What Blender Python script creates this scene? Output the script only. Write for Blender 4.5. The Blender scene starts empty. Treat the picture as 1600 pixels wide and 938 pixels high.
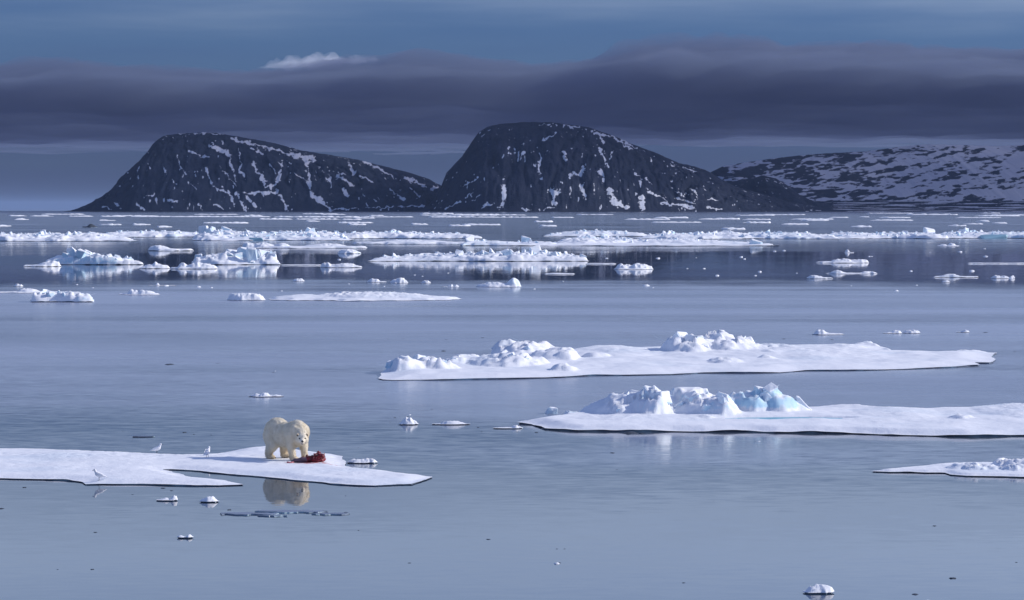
import bpy, math, random
import numpy as np
from mathutils import Vector, Matrix, Euler

S = bpy.context.scene
COL = S.collection
R = math.radians

# ------------------------------------------------------------------ camera
CAM_H, FPX, YH = 8.5, 4537.0, 328.2          # camera height (m), focal length and horizon row in photo pixels
cam = bpy.data.objects.new('camera', bpy.data.cameras.new('camera'))
COL.objects.link(cam); S.camera = cam
cam.location = (0, 0, CAM_H); cam.rotation_euler = (R(90), 0, 0)
cam.data.sensor_width = 36.0
cam.data.lens = 36.0 * FPX / 1600.0
cam.data.shift_y = -(469.0 - YH) / 1600.0
cam.data.clip_start = 0.5; cam.data.clip_end = 300000.0

# ------------------------------------------------------------------ sky, sun, exposure
SUN_EL, SUN_AZ = 26.0, 82.0                  # azimuth clockwise from +Y (view direction): the sun stands to the right
W = bpy.data.worlds.new('World'); S.world = W; W.use_nodes = True
wn, wl = W.node_tree.nodes, W.node_tree.links
sky = wn.new('ShaderNodeTexSky'); sky.sky_type = 'NISHITA'; sky.sun_disc = False
sky.sun_elevation = R(SUN_EL); sky.sun_rotation = R(SUN_AZ)
sky.air_density = 1.0; sky.dust_density = 0.3; sky.ozone_density = 3.0
bg = wn['Background']; bg.inputs['Strength'].default_value = 0.15

def wnode(t, **kw):
    n = wn.new(t)
    for k, v in kw.items(): setattr(n, k, v)
    return n
# distant murk that hangs low over the horizon under the clear sky, in soft layers
tc = wnode('ShaderNodeTexCoord')
sep = wnode('ShaderNodeSeparateXYZ'); wl.new(tc.outputs['Generated'], sep.inputs[0])
mp = wnode('ShaderNodeMapping'); mp.inputs['Scale'].default_value = (5.0, 5.0, 55.0)
wl.new(tc.outputs['Generated'], mp.inputs['Vector'])
nz = wnode('ShaderNodeTexNoise'); nz.inputs['Scale'].default_value = 1.6; nz.inputs['Detail'].default_value = 5.0
wl.new(mp.outputs[0], nz.inputs['Vector'])
ma = wnode('ShaderNodeMath', operation='MULTIPLY_ADD'); ma.inputs[1].default_value = 0.030; 
wl.new(nz.outputs['Fac'], ma.inputs[0]); 
ofs = wnode('ShaderNodeMath', operation='ADD'); ofs.inputs[1].default_value = -0.015
wl.new(sep.outputs['Z'], ofs.inputs[0]); wl.new(ofs.outputs[0], ma.inputs[2])
mr = wnode('ShaderNodeMapRange', interpolation_type='SMOOTHSTEP')
mr.inputs['From Min'].default_value = 0.058; mr.inputs['From Max'].default_value = 0.125
mr.inputs['To Min'].default_value = 0.0; mr.inputs['To Max'].default_value = 1.0
wl.new(ma.outputs[0], mr.inputs['Value'])
low = wnode('ShaderNodeMapRange', interpolation_type='SMOOTHSTEP')
low.inputs['From Min'].default_value = 0.006; low.inputs['From Max'].default_value = 0.075
wl.new(ma.outputs[0], low.inputs['Value'])
murk = wnode('ShaderNodeMix', data_type='RGBA')
murk.inputs['A'].default_value = (0.085, 0.122, 0.33, 1); murk.inputs['B'].default_value = (0.145, 0.215, 0.43, 1)
wl.new(low.outputs[0], murk.inputs['Factor'])
tint = wnode('ShaderNodeMix', data_type='RGBA'); tint.inputs['B'].default_value = (1.18, 1.0, 1.14, 1)
wl.new(mr.outputs[0], tint.inputs['Factor']); wl.new(murk.outputs['Result'], tint.inputs['A'])
mul = wnode('ShaderNodeMix', data_type='RGBA', blend_type='MULTIPLY'); mul.inputs['Factor'].default_value = 1.0
wl.new(sky.outputs[0], mul.inputs['A']); wl.new(tint.outputs['Result'], mul.inputs['B'])
wl.new(mul.outputs['Result'], bg.inputs['Color'])

sun = bpy.data.objects.new('sun', bpy.data.lights.new('sun', 'SUN')); COL.objects.link(sun)
sun.data.energy = 3.9; sun.data.angle = R(0.5); sun.data.color = (1.0, 0.955, 0.90)
sd = Vector((math.sin(R(SUN_AZ)) * math.cos(R(SUN_EL)), math.cos(R(SUN_AZ)) * math.cos(R(SUN_EL)), math.sin(R(SUN_EL))))
sun.rotation_euler = sd.to_track_quat('Z', 'Y').to_euler(); sun.location = (60, 20, 60)
vs = S.view_settings
vs.view_transform = 'Standard'; vs.look = 'None'; vs.exposure = 0.0; vs.gamma = 1.0; vs.use_curve_mapping = False
S.cycles.use_denoising = True
S.cycles.max_bounces = 6; S.cycles.diffuse_bounces = 3; S.cycles.glossy_bounces = 3
S.cycles.volume_bounces = 1; S.cycles.sample_clamp_indirect = 6.0

# ------------------------------------------------------------------ helpers
rng = np.random.default_rng(7)
random.seed(7)

def P(x, y, z=0.0):
    """photo pixel -> point of the place at height z"""
    d = (CAM_H - z) * FPX / (y - YH)
    return ((x - 800.0) / FPX * d, d, z)

_perm = np.random.default_rng(3).permutation(4096).astype(np.int64)
_g3 = np.random.default_rng(4).normal(size=(4096, 3)); _g3 /= np.linalg.norm(_g3, axis=1)[:, None]
def perlin(x, y, z=0.0):
    x, y, z = np.broadcast_arrays(np.asarray(x, float), np.asarray(y, float), np.asarray(z, float))
    xi, yi, zi = np.floor(x).astype(np.int64), np.floor(y).astype(np.int64), np.floor(z).astype(np.int64)
    xf, yf, zf = x - xi, y - yi, z - zi
    u, v, w = (t * t * t * (t * (t * 6 - 15) + 10) for t in (xf, yf, zf))
    def g(dx, dy, dz):
        h = _perm[(_perm[(_perm[(xi + dx) & 4095] + yi + dy) & 4095] + zi + dz) & 4095]
        G = _g3[h]
        return G[..., 0] * (xf - dx) + G[..., 1] * (yf - dy) + G[..., 2] * (zf - dz)
    def L(a, b, t): return a + (b - a) * t
    return 1.6 * L(L(L(g(0,0,0), g(1,0,0), u), L(g(0,1,0), g(1,1,0), u), v),
                   L(L(g(0,0,1), g(1,0,1), u), L(g(0,1,1), g(1,1,1), u), v), w)
def fbm(x, y, z=0.0, o=4):
    s, a = 0.0, 1.0
    for i in range(o):
        s = s + a * perlin(x * 2 ** i + 17.3 * i, y * 2 ** i - 9.1 * i, z * 2 ** i + 4.7 * i); a *= 0.5
    return s
def blocky(x, y, seed=0):
    """jumbled flat facets: every cell of a jittered grid is a tilted plane of its own height"""
    x = np.asarray(x, float); y = np.asarray(y, float); xi = np.floor(x).astype(np.int64); yi = np.floor(y).astype(np.int64)
    best = np.full(x.shape, 1e9); val = np.zeros(x.shape)
    for dx in (-1, 0, 1):
        for dy in (-1, 0, 1):
            cx, cy = xi + dx, yi + dy; h = _perm[(_perm[(cx + 977 * int(seed)) & 4095] + cy) & 4095]
            g = _g3[h]; g2 = _g3[(h * 7 + 3) & 4095]
            ux, uy = x - (cx + .5 + .45 * g[..., 0]), y - (cy + .5 + .45 * g[..., 1])
            d = ux * ux + uy * uy; m = d < best
            val = np.where(m, g[..., 2] + 0.9 * (g2[..., 0] * ux + g2[..., 1] * uy), val); best = np.where(m, d, best)
    return val
def sst(e0, e1, x):
    t = np.clip((x - e0) / (e1 - e0), 0, 1); return t * t * (3 - 2 * t)

def tag(o, label=None, cat=None, group=None, kind=None):
    if label: o['label'] = label
    if cat: o['category'] = cat
    if group: o['group'] = group
    if kind: o['kind'] = kind
    return o
def mesh(name, verts, faces, mat, smooth=True):
    me = bpy.data.meshes.new(name)
    verts = np.asarray(verts, dtype=np.float32)
    if isinstance(faces, np.ndarray):
        k = faces.shape[1]; n = len(faces)
        me.vertices.add(len(verts)); me.vertices.foreach_set('co', verts.ravel())
        me.loops.add(n * k); me.loops.foreach_set('vertex_index', faces.astype(np.int32).ravel())
        me.polygons.add(n); me.polygons.foreach_set('loop_start', np.arange(0, n * k, k, dtype=np.int32))
        me.update(calc_edges=True)
    else:
        me.from_pydata([tuple(v) for v in verts.tolist()], [], [tuple(f) for f in faces]); me.update()
    if smooth: me.polygons.foreach_set('use_smooth', np.ones(len(me.polygons), dtype=bool))
    if mat: me.materials.append(mat)
    return me
def link(name, me, parent=None, loc=(0, 0, 0), rot=(0, 0, 0), scale=(1, 1, 1)):
    o = bpy.data.objects.new(name, me); COL.objects.link(o)
    o.location = loc; o.rotation_euler = rot; o.scale = scale
    if parent: o.parent = parent
    return o
def attr(me, name, vals):
    a = me.attributes.new(name, 'FLOAT', 'POINT'); a.data.foreach_set('value', np.asarray(vals, dtype=np.float32).ravel())

# ------------------------------------------------------------------ materials
class NT:
    def __init__(s, name):
        s.m = bpy.data.materials.new(name); s.m.use_nodes = True
        s.n, s.l = s.m.node_tree.nodes, s.m.node_tree.links
        s.b = s.n['Principled BSDF']; s.out = s.n['Material Output']
    def add(s, t, ins=None, **kw):
        nd = s.n.new(t)
        for k, v in kw.items(): setattr(nd, k, v)
        for k, v in (ins or {}).items():
            if isinstance(v, bpy.types.NodeSocket): s.l.new(v, nd.inputs[k])
            else: nd.inputs[k].default_value = v
        return nd
    def math(s, op, a, b=0.0, c=0.0):
        return s.add('ShaderNodeMath', {0: a, 1: b, 2: c}, operation=op).outputs[0]
    def mix(s, f, a, b):
        return s.add('ShaderNodeMix', {'Factor': f, 'A': a, 'B': b}, data_type='RGBA').outputs['Result']
    def rng(s, v, a, b, c=0.0, d=1.0):
        return s.add('ShaderNodeMapRange', {'Value': v, 'From Min': a, 'From Max': b, 'To Min': c, 'To Max': d}, interpolation_type='SMOOTHSTEP').outputs[0]
    def noise(s, vec, scale, detail=3.0, rough=0.5):
        return s.add('ShaderNodeTexNoise', {'Vector': vec, 'Scale': scale, 'Detail': detail, 'Roughness': rough})
    def mapping(s, vec, scale=(1, 1, 1), loc=(0, 0, 0), rot=(0, 0, 0)):
        return s.add('ShaderNodeMapping', {'Vector': vec, 'Scale': scale, 'Location': loc, 'Rotation': rot}).outputs[0]
    def pos(s): return s.add('ShaderNodeNewGeometry').outputs['Position']
    def attr(s, name): return s.add('ShaderNodeAttribute', attribute_name=name).outputs['Fac']
    def set(s, k, v):
        if isinstance(v, bpy.types.NodeSocket): s.l.new(v, s.b.inputs[k])
        else: s.b.inputs[k].default_value = v
    def bump(s, h, strength, dist):
        s.l.new(s.add('ShaderNodeBump', {'Height': h, 'Strength': strength, 'Distance': dist}).outputs[0], s.b.inputs['Normal'])

def mat_water():
    t = NT('sea_water'); p = t.pos()
    sy = t.add('ShaderNodeSeparateXYZ', {0: p}).outputs['Y']
    # wind lanes: how ruffled the surface is, changing along the view and broken up by slow noise
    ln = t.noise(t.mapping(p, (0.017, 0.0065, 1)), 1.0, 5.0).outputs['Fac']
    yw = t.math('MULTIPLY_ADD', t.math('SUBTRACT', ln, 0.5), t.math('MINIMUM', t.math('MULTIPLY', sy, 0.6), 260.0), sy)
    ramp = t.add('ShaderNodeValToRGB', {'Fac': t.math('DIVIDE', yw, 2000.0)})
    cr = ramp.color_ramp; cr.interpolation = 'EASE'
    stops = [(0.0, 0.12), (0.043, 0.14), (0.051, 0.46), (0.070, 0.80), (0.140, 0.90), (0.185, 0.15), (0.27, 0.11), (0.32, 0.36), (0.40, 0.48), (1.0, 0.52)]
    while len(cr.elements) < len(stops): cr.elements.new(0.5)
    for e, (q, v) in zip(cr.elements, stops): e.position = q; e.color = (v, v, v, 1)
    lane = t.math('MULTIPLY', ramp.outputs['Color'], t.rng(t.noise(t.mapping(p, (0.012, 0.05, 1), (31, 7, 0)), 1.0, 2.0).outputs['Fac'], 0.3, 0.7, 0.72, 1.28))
    n1 = t.add('ShaderNodeSeparateXYZ', {0: t.noise(t.mapping(p, (0.30, 1.1, 1), rot=(0, 0, 0.12)), 1.0, 2.0).outputs['Color']})
    n2 = t.add('ShaderNodeSeparateXYZ', {0: t.noise(t.mapping(p, (1.3, 4.2, 1), (5, 3, 0), rot=(0, 0, -0.1)), 1.0, 2.0).outputs['Color']})
    A1, A2 = 0.040, 0.11
    def slope(ch):
        a = t.math('MULTIPLY', t.math('SUBTRACT', n1.outputs[ch], 0.5), A1)
        return t.math('MULTIPLY', t.math('MULTIPLY_ADD', t.math('SUBTRACT', n2.outputs[ch], 0.5), A2, a), lane)
    nv = t.add('ShaderNodeCombineXYZ', {0: slope('X'), 1: slope('Y'), 2: 1.0}).outputs[0]
    t.set('Normal', t.add('ShaderNodeVectorMath', {0: nv}, operation='NORMALIZE').outputs[0])
    # bright sky reflection painted into the base colour: ruffled lanes paler, calm lanes dark
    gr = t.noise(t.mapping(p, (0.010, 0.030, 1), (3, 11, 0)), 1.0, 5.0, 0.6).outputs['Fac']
    sky_sheen = t.math('MULTIPLY', t.rng(lane, 0.22, 0.75), t.rng(gr, 0.28, 0.62, 0.55, 1.0))
    t.set('Base Color', t.mix(sky_sheen, (0.022, 0.040, 0.070, 1), (0.27, 0.30, 0.385, 1))); t.set('IOR', 1.333)
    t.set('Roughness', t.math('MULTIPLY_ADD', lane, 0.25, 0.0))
    return t.m

def mat_snow(name='snow', blue=0.55):
    """wind-packed snow; bare blue ice shows where the vertex attribute 'ice' says so, blood where 'stain' does"""
    t = NT(name); p = t.pos()
    n = t.noise(p, 3.0, 4.0).outputs['Fac']; f = t.noise(t.mapping(p, (1, 0.5, 1)), 14.0, 3.0).outputs['Fac']
    ice = t.attr('ice')
    w = t.mix(n, (0.80, 0.815, 0.85, 1), (0.87, 0.875, 0.89, 1))
    w = t.mix(t.rng(t.noise(t.mapping(p, (0.22, 0.35, 0.3)), 1.0, 4.0).outputs['Fac'], 0.50, 0.72, 0.0, 0.55), w, (0.66, 0.73, 0.80, 1))   # thin, wetter snow
    ib = t.mix(t.noise(t.mapping(p, (1, 1, 0.6)), 2.2, 3.0).outputs['Fac'], (0.36, 0.62, 0.76, 1), (0.62, 0.79, 0.88, 1))
    k = t.rng(t.math('MULTIPLY_ADD', t.math('SUBTRACT', n, 0.5), 0.9, ice), 0.35, 0.85, 0.0, 0.95)
    c = t.mix(k, w, ib)
    st = t.rng(t.math('MULTIPLY_ADD', t.math('SUBTRACT', t.noise(p, 7.0, 4.0).outputs['Fac'], 0.5), 1.6, t.attr('stain')), 0.42, 0.9, 0.0, 0.9)
    c = t.mix(st, c, (0.42, 0.05, 0.05, 1))
    t.set('Base Color', c)
    t.set('Roughness', t.math('MULTIPLY_ADD', k, -0.45, 0.75))
    t.set('Specular IOR Level', 0.3)
    dr = t.noise(t.mapping(p, (0.55, 1.0, 1), rot=(0, 0, 0.3)), 1.1, 4.0).outputs['Fac']
    t.bump(t.math('MULTIPLY_ADD', dr, 1.6, t.math('MULTIPLY_ADD', f, 0.35, n)), 0.34, 0.07)
    return t.m

def mat_block():
    """ice block: snow on the upward faces, paler or bluer bare ice on the sides"""
    t = NT('ice_block'); p = t.pos()
    oi = t.add('ShaderNodeObjectInfo')
    nz_ = t.add('ShaderNodeSeparateXYZ', {0: t.add('ShaderNodeNewGeometry').outputs['Normal']}).outputs['Z']
    n = t.noise(p, 1.7, 4.0).outputs['Fac']
    top = t.rng(t.math('MULTIPLY_ADD', t.math('SUBTRACT', n, 0.5), 1.2, nz_), -0.1, 0.35)
    side = t.mix(t.math('MULTIPLY', oi.outputs['Random'], n), (0.66, 0.79, 0.88, 1), (0.36, 0.62, 0.76, 1))
    t.set('Base Color', t.mix(top, side, (0.83, 0.845, 0.87, 1)))
    t.set('Roughness', t.math('MULTIPLY_ADD', top, 0.35, 0.4)); t.set('Specular IOR Level', 0.3)
    t.bump(t.noise(p, 5.0, 4.0).outputs['Fac'], 0.3, 0.12)
    return t.m

def mat_plain(name, col, rough=0.6, spec=0.3, var=0.0, scale=8.0, bump=0.0):
    t = NT(name)
    if var or bump:
        p = t.add('ShaderNodeTexCoord').outputs['Object']
        n = t.noise(p, scale, 4.0).outputs['Fac']
        a = tuple(c * (1 - var) for c in col[:3]) + (1,); b = tuple(min(1, c * (1 + var)) for c in col[:3]) + (1,)
        t.set('Base Color', t.mix(n, a, b))
        if bump: t.bump(n, 0.6, bump)
    else: t.set('Base Color', tuple(col[:3]) + (1,))
    t.set('Roughness', rough); t.set('Specular IOR Level', spec)
    return t.m

def mat_wet():
    t = NT('wet_ice_edge'); p = t.pos()
    n = t.noise(t.mapping(p, (1, 1, 2)), 0.9, 4.0).outputs['Fac']
    t.set('Base Color', t.mix(t.rng(n, 0.42, 0.66), (0.20, 0.25, 0.33, 1), (0.52, 0.70, 0.78, 1)))
    t.set('Roughness', 0.3); t.set('Specular IOR Level', 0.4); return t.m

def mat_mountain(name, rock_a, rock_b):
    t = NT(name); p = t.pos()
    n1 = t.noise(t.mapping(p, (1, 0.4, 1)), 0.012, 5.0, 0.6).outputs['Fac']
    n2 = t.noise(p, 0.06, 6.0, 0.68).outputs['Fac']
    rock = t.mix(t.rng(n1, 0.3, 0.7), rock_a, rock_b)
    s = t.math('MULTIPLY_ADD', t.math('SUBTRACT', n2, 0.5), 0.9, t.attr('snow'))
    s = t.rng(t.math('MULTIPLY_ADD', t.math('SUBTRACT', n1, 0.5), 0.35, s), 0.42, 0.60)
    t.set('Base Color', t.mix(s, rock, (0.62, 0.64, 0.68, 1)))
    t.set('Roughness', 0.9); t.set('Specular IOR Level', 0.1)
    t.bump(n2, 0.5, 10.0)
    return t.m

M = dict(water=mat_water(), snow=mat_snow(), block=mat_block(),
         wet=mat_wet(),
         pool=mat_plain('melt_pool', (0.17, 0.46, 0.56), 0.35, 0.15, 0.15, 1.5),
         thin=mat_plain('grey_new_ice', (0.17, 0.20, 0.27), 0.4, 0.5, 0.4, 2.0),
         dark=mat_plain('dirty_ice', (0.045, 0.055, 0.07), 0.6, 0.3, 0.4, 1.5),
         teal=mat_plain('teal_ice', (0.30, 0.49, 0.56), 0.35, 0.4, 0.3, 0.8, 0.1),
         mtn1=mat_mountain('mountain_rock', (0.013, 0.021, 0.042, 1), (0.030, 0.040, 0.066, 1)),
         mtn2=mat_mountain('reddish_mountain_rock', (0.013, 0.020, 0.040, 1), (0.027, 0.034, 0.058, 1)))

# ------------------------------------------------------------------ sea
gx = [-90000, -9000, 0, 9000, 90000]; gy = [-3000, 0, 3000, 20000, 160000]
v = [(x, y, 0) for y in gy for x in gx]
f = [(j * 5 + i, j * 5 + i + 1, j * 5 + i + 6, j * 5 + i + 5) for j in range(4) for i in range(4)]
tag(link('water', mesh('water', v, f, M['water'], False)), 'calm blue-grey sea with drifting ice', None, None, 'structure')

DECK_DENS, DECK_COL = 0.0031, (0.235, 0.280, 0.340, 1)
# ------------------------------------------------------------------ mountains
def strokes_px(raw, sc, ox, oy):
    return [([(ox + a / sc, oy + b / sc) for a, b in pts], w / sc) for pts, w in raw]
def stroke_field(px, py, strokes):
    out = np.zeros_like(px)
    for pts, w in strokes:
        if len(pts) == 1: pts = [pts[0], (pts[0][0] + 0.5, pts[0][1] + 0.5)]
        lo = np.min(pts, axis=0) - 3 * w - 3; hi = np.max(pts, axis=0) + 3 * w + 3
        m = (px > lo[0]) & (px < hi[0]) & (py > lo[1]) & (py < hi[1])
        if not m.any(): continue
        qx, qy = px[m], py[m]; d = np.full(qx.shape, 1e9)
        for (ax, ay), (bx, by) in zip(pts[:-1], pts[1:]):
            vx, vy = bx - ax, by - ay; t = np.clip(((qx - ax) * vx + (qy - ay) * vy) / (vx * vx + vy * vy), 0, 1)
            d = np.minimum(d, np.hypot(qx - ax - t * vx, qy - ay - t * vy))
        ww = w * np.clip(0.74 + 1.1 * fbm(qx / 11.0, qy / 11.0, len(pts) + w, 3), 0.25, 2.2)
        out[m] = np.maximum(out[m], np.clip(1.0 - d / (ww * 1.15), 0, 1) ** 0.7)
    return out

def mountain(sil, yc, ys, nx, nt, mat, label, strokes=None, snow_fn=None, seed=0, gully=16.0, slant=0.0, power=1.7):
    sx = np.array([a for a, b in sil], float); sy = np.array([b for a, b in sil], float)
    x = np.linspace(sx[0], sx[-1], nx)
    Hc = np.maximum(CAM_H + (YH - np.interp(x, sx, sy)) / FPX * yc, 0.0)
    Hc = Hc + 2.0 * fbm(x / 9.0, seed * 7.1, 0, 3) * sst(0, 60, Hc)
    hm = Hc.max()
    tt = np.concatenate([np.linspace(0, 1, nt), np.linspace(1.06, 1.9, max(8, nt // 8))])
    X, T = np.meshgrid(x, tt)
    H = np.broadcast_to(Hc, X.shape)
    reach = (yc - ys) * (0.25 + 0.75 * np.clip(H / hm, 0, 1) ** 0.7)
    Yw = yc - reach * (1 - np.minimum(T, 1)) + reach * np.maximum(T - 1, 0)
    up = 1 - (1 - np.clip(T, 0, 1)) ** power
    Z = H * np.where(T <= 1, up, 1 - np.clip(T - 1, 0, 0.9) ** 1.6 * 1.15)
    Xw = (X - 800.0) / FPX * yc
    u = (X + slant * (1 - T) * 60.0)
    ub = u + 9.0 * fbm(X / 40.0, T * 4.0, seed + 11.0, 3)
    gl = 1 - np.abs(perlin(ub / 34.0, T * 2.2 + seed, seed)) * 2
    gl = gl + 0.35 * (1 - np.abs(perlin(ub / 13.0, T * 5.5 + seed, seed + 5.0)) * 2) + 0.5 * fbm(X / 22.0, T * 6.0, seed + 17.0, 4)
    env = np.clip(np.sin(np.pi * np.clip(T, 0, 1) ** 0.8), 0, 1) * sst(0, 120, H)
    Z = Z - gully * env * gl + 0.3 * gully * env * fbm(u / 6.0, T * 9.0, seed, 3)
    Yw = Yw + 2.5 * gully * env * gl
    Z = np.where(T <= 0, -3.0, Z)
    pxx = 800 + Xw / Yw * FPX; pyy = YH + (CAM_H - Z) / Yw * FPX
    s = np.zeros_like(X)
    wx = pxx + 3.2 * fbm(pxx / 9.0, pyy / 9.0, seed, 5); wy = pyy + 3.2 * fbm(pxx / 9.0 + 40, pyy / 9.0, seed, 5)
    if strokes:
        s = stroke_field(wx, wy, strokes) * (0.9 + 0.5 * fbm(pxx / 4.0, pyy / 4.0, seed + 3, 3))
        fl = fbm(u / 5.0 + 0.4 * T * 9, T * 16.0, seed + 9, 4) + 0.5 * fbm(u / 40.0, T * 3.0, seed + 2, 2)
        s = np.maximum(s, np.clip(0.5 + 1.2 * (fl - 0.80), 0, 0.8) * (Hc > 25))
    if snow_fn is not None: s = np.maximum(s, snow_fn(pxx, pyy, T, u))
    n, m = X.shape
    idx = np.arange(n * m).reshape(n, m)
    F = np.stack([idx[:-1, :-1], idx[:-1, 1:], idx[1:, 1:], idx[1:, :-1]], -1).reshape(-1, 4)
    me = mesh('mountain', np.stack([Xw, Yw, Z], -1).reshape(-1, 3), F, mat)
    attr(me, 'snow', s)
    o = link('mountain', me); tag(o, label, None, None, 'structure'); return o

S1 = strokes_px([([(1010,180),(1020,250),(1030,330),(1060,350),(1110,395)],15),([(960,240),(1020,280)],5),([(940,160),(1040,182)],18),
 ([(790,200),(820,260),(840,300)],14),([(840,300),(880,290),(900,250)],13),([(745,325),(890,320)],14),([(910,190),(890,280)],7),
 ([(730,140),(735,230),(755,270)],6),([(680,150),(700,220),(715,270)],8),([(610,130),(690,165)],12),
 ([(590,220),(620,300),(690,325)],10),([(690,325),(710,370)],5),([(720,330),(755,395)],10),([(760,340),(800,380)],10),
 ([(900,330),(930,390)],8),([(940,345)],10),([(700,98),(750,112),(830,132),(900,152),(960,167)],11),
 ([(1140,250),(1200,290)],14),([(1160,310),(1180,330)],14),([(1105,260),(1115,300)],9),([(1190,205),(1210,245)],14),
 ([(1250,195),(1330,230)],9),([(1240,255),(1290,280)],7),([(1320,230),(1390,270)],6),([(1360,310),(1420,355)],8),
 ([(1440,305),(1490,340)],5),([(1420,260),(1500,295)],9),([(1530,310),(1560,295)],8),([(470,170),(490,220),(510,250)],7),
 ([(520,150),(600,180)],7),([(350,200),(360,225)],6),([(378,165)],6),([(410,215),(430,245)],3),([(450,270),(465,285)],5),([(530,285),(550,305)],5),
 ([(545,255)],6),([(330,345),(375,330)],6),([(300,365),(330,395)],7),([(205,365),(240,390)],4),([(165,380),(195,390)],6),([(435,355),(475,360)],6),
 ([(500,350)],6),([(560,370),(580,395)],4),([(630,370),(660,390)],6),([(230,297)],6),([(265,240)],5),([(1100,395),(1300,385),(1500,378)],4),
 ([(470,80),(600,76),(680,87)],4),([(780,140),(830,160)],6),([(860,200),(880,245)],8),([(1230,345)],6),([(650,210),(720,300)],4)], 2.667, 100, 180)
S2 = strokes_px([([(545,185),(540,230),(545,265)],12),([(550,290)],10),([(640,180),(650,215)],9),([(470,180),(465,215)],6),([(550,135),(610,105)],6),
 ([(365,105)],4),([(325,150)],4),([(415,133)],4),([(665,290),(680,265),(710,280),(725,235)],9),([(720,325),(735,375)],17),([(600,345),(595,400)],25),
 ([(395,340),(385,400)],19),([(300,410),(350,395)],10),([(235,370),(270,350)],9),([(215,325),(285,285)],5),([(155,415),(215,385)],6),([(260,385),(295,358)],4),
 ([(790,165),(815,215)],6),([(845,175),(835,215)],4),([(795,260),(810,300)],14),([(810,240),(825,240)],4),([(830,335),(850,390),(910,410)],14),
 ([(965,370),(975,415)],18),([(930,250),(970,300)],4),([(985,290),(1015,320)],7),([(1000,345),(1100,405)],7),([(1050,390),(1180,410)],8),
 ([(1085,325),(1120,348)],4),([(1170,335),(1195,350)],4),([(1110,370),(1200,400)],4),([(750,95),(850,120),(930,170)],8),([(880,132),(950,162)],6),
 ([(640,70),(700,78)],7),([(540,67),(600,64)],4),([(800,125),(815,140)],8),([(1060,220)],5),([(1000,205),(1015,225)],4),([(1130,240),(1190,260)],5),
 ([(470,420),(520,420)],5),([(560,418),(620,412)],4),([(740,420)],5),([(1230,375),(1300,380)],3),([(1240,410),(1300,425)],4),([(630,310)],9),([(505,318)],4),([(400,280),(390,300)],5)], 2.667, 640, 170)
S4 = strokes_px([([(95,240),(130,225)],7),([(160,285),(235,245)],7),([(215,355),(270,345),(340,370)],17),([(270,270)],7),([(300,385),(460,395)],8),([(380,270),(410,300)],4),([(20,320)],5),([(190,395),(330,402)],6)], 3.2, 1100, 200)

def snow_right(px, py, T, u):
    n = 0.75 * fbm(px / 42.0 + 0.6 * py / 12.0, py / 11.0, 2.0, 3) + 0.62 * fbm(px / 13.0 + 0.5 * py / 8.0, py / 4.0, 7.0, 5)
    cover = 0.30 + 0.30 * sst(1230, 1420, px) + 0.20 * sst(1500, 1600, px) - 0.45 * sst(250, 238, py) * sst(1420, 1250, px)
    flat = sst(311, 317, py)
    s = np.clip(0.5 + 0.75 * (n * 1.25 + 0.2 * fbm(px / 70.0, py / 22.0, 6.0, 2) + cover - 0.42), 0, 1)
    f2 = np.clip(0.5 + 0.9 * (perlin(px / 60.0, py / 1.5, 9.0) - 0.12), 0, 1)
    return s * (1 - flat) + f2 * flat

# ridge lines traced as (column, row) of the photograph, placed at their real distance
mountain([(1060,330),(1090,300),(1113,268),(1130,260),(1160,255),(1200,249),(1240,244),(1290,240),(1350,237),(1390,232),(1420,228),(1450,226),(1500,227),(1560,229),(1600,226),(1660,222),(1740,232),(1830,262),(1900,295),(1960,330)],
         18500, 15200, 620, 150, M['mtn1'], 'broad low mountain streaked with snow bands at the right', None, snow_right, 3, 0.7, 0.0, 1.25)
mountain([(1118,330),(1138,306),(1160,290),(1176,279),(1190,274),(1212,279),(1232,291),(1250,305),(1275,316),(1310,322),(1370,325),(1480,326),(1600,325.5),(1750,327),(1800,330)],
         15000, 14200, 420, 60, M['mtn1'], 'small dark foothill before the broad snow-banded mountain', S4, lambda px, py, T, u: np.clip(0.5 + 0.9 * (perlin(px / 45.0, py / 1.2, 21.0) - 0.15), 0, 1) * sst(1260, 1320, px), 8, 5.0, 0.0, 1.4)
mountain([(112,330.5),(125,327),(150,315),(172,300),(190,283),(205,265),(222,250),(235,237),(248,219),(258,212),(280,209),(320,207),(345,209),(380,215),(430,224),(470,235),(520,243),(560,250),(600,260),(640,270),(670,280),(700,296),(760,315),(800,330)],
         14700, 13300, 760, 150, M['mtn1'], 'left dark mountain with a branching net of snow gullies', S1, None, 1, 10.0, -0.6)
mountain([(652,330.5),(665,325),(680,310),(690,290),(698,270),(712,255),(722,245),(735,225),(748,207),(762,198),(780,194),(820,191),(860,191),(890,195),(920,199),(940,206),(960,213),(985,224),(1005,232),(1030,241),(1060,255),(1085,260),(1100,265),(1115,273),(1130,282),(1150,292),(1180,300),(1230,315),(1280,324),(1320,330.5)],
         13900, 12700, 800, 170, M['mtn2'], 'steep dome-shaped dark mountain with scattered snow patches in the middle', S2, None, 2, 10.0, 0.3)

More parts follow.
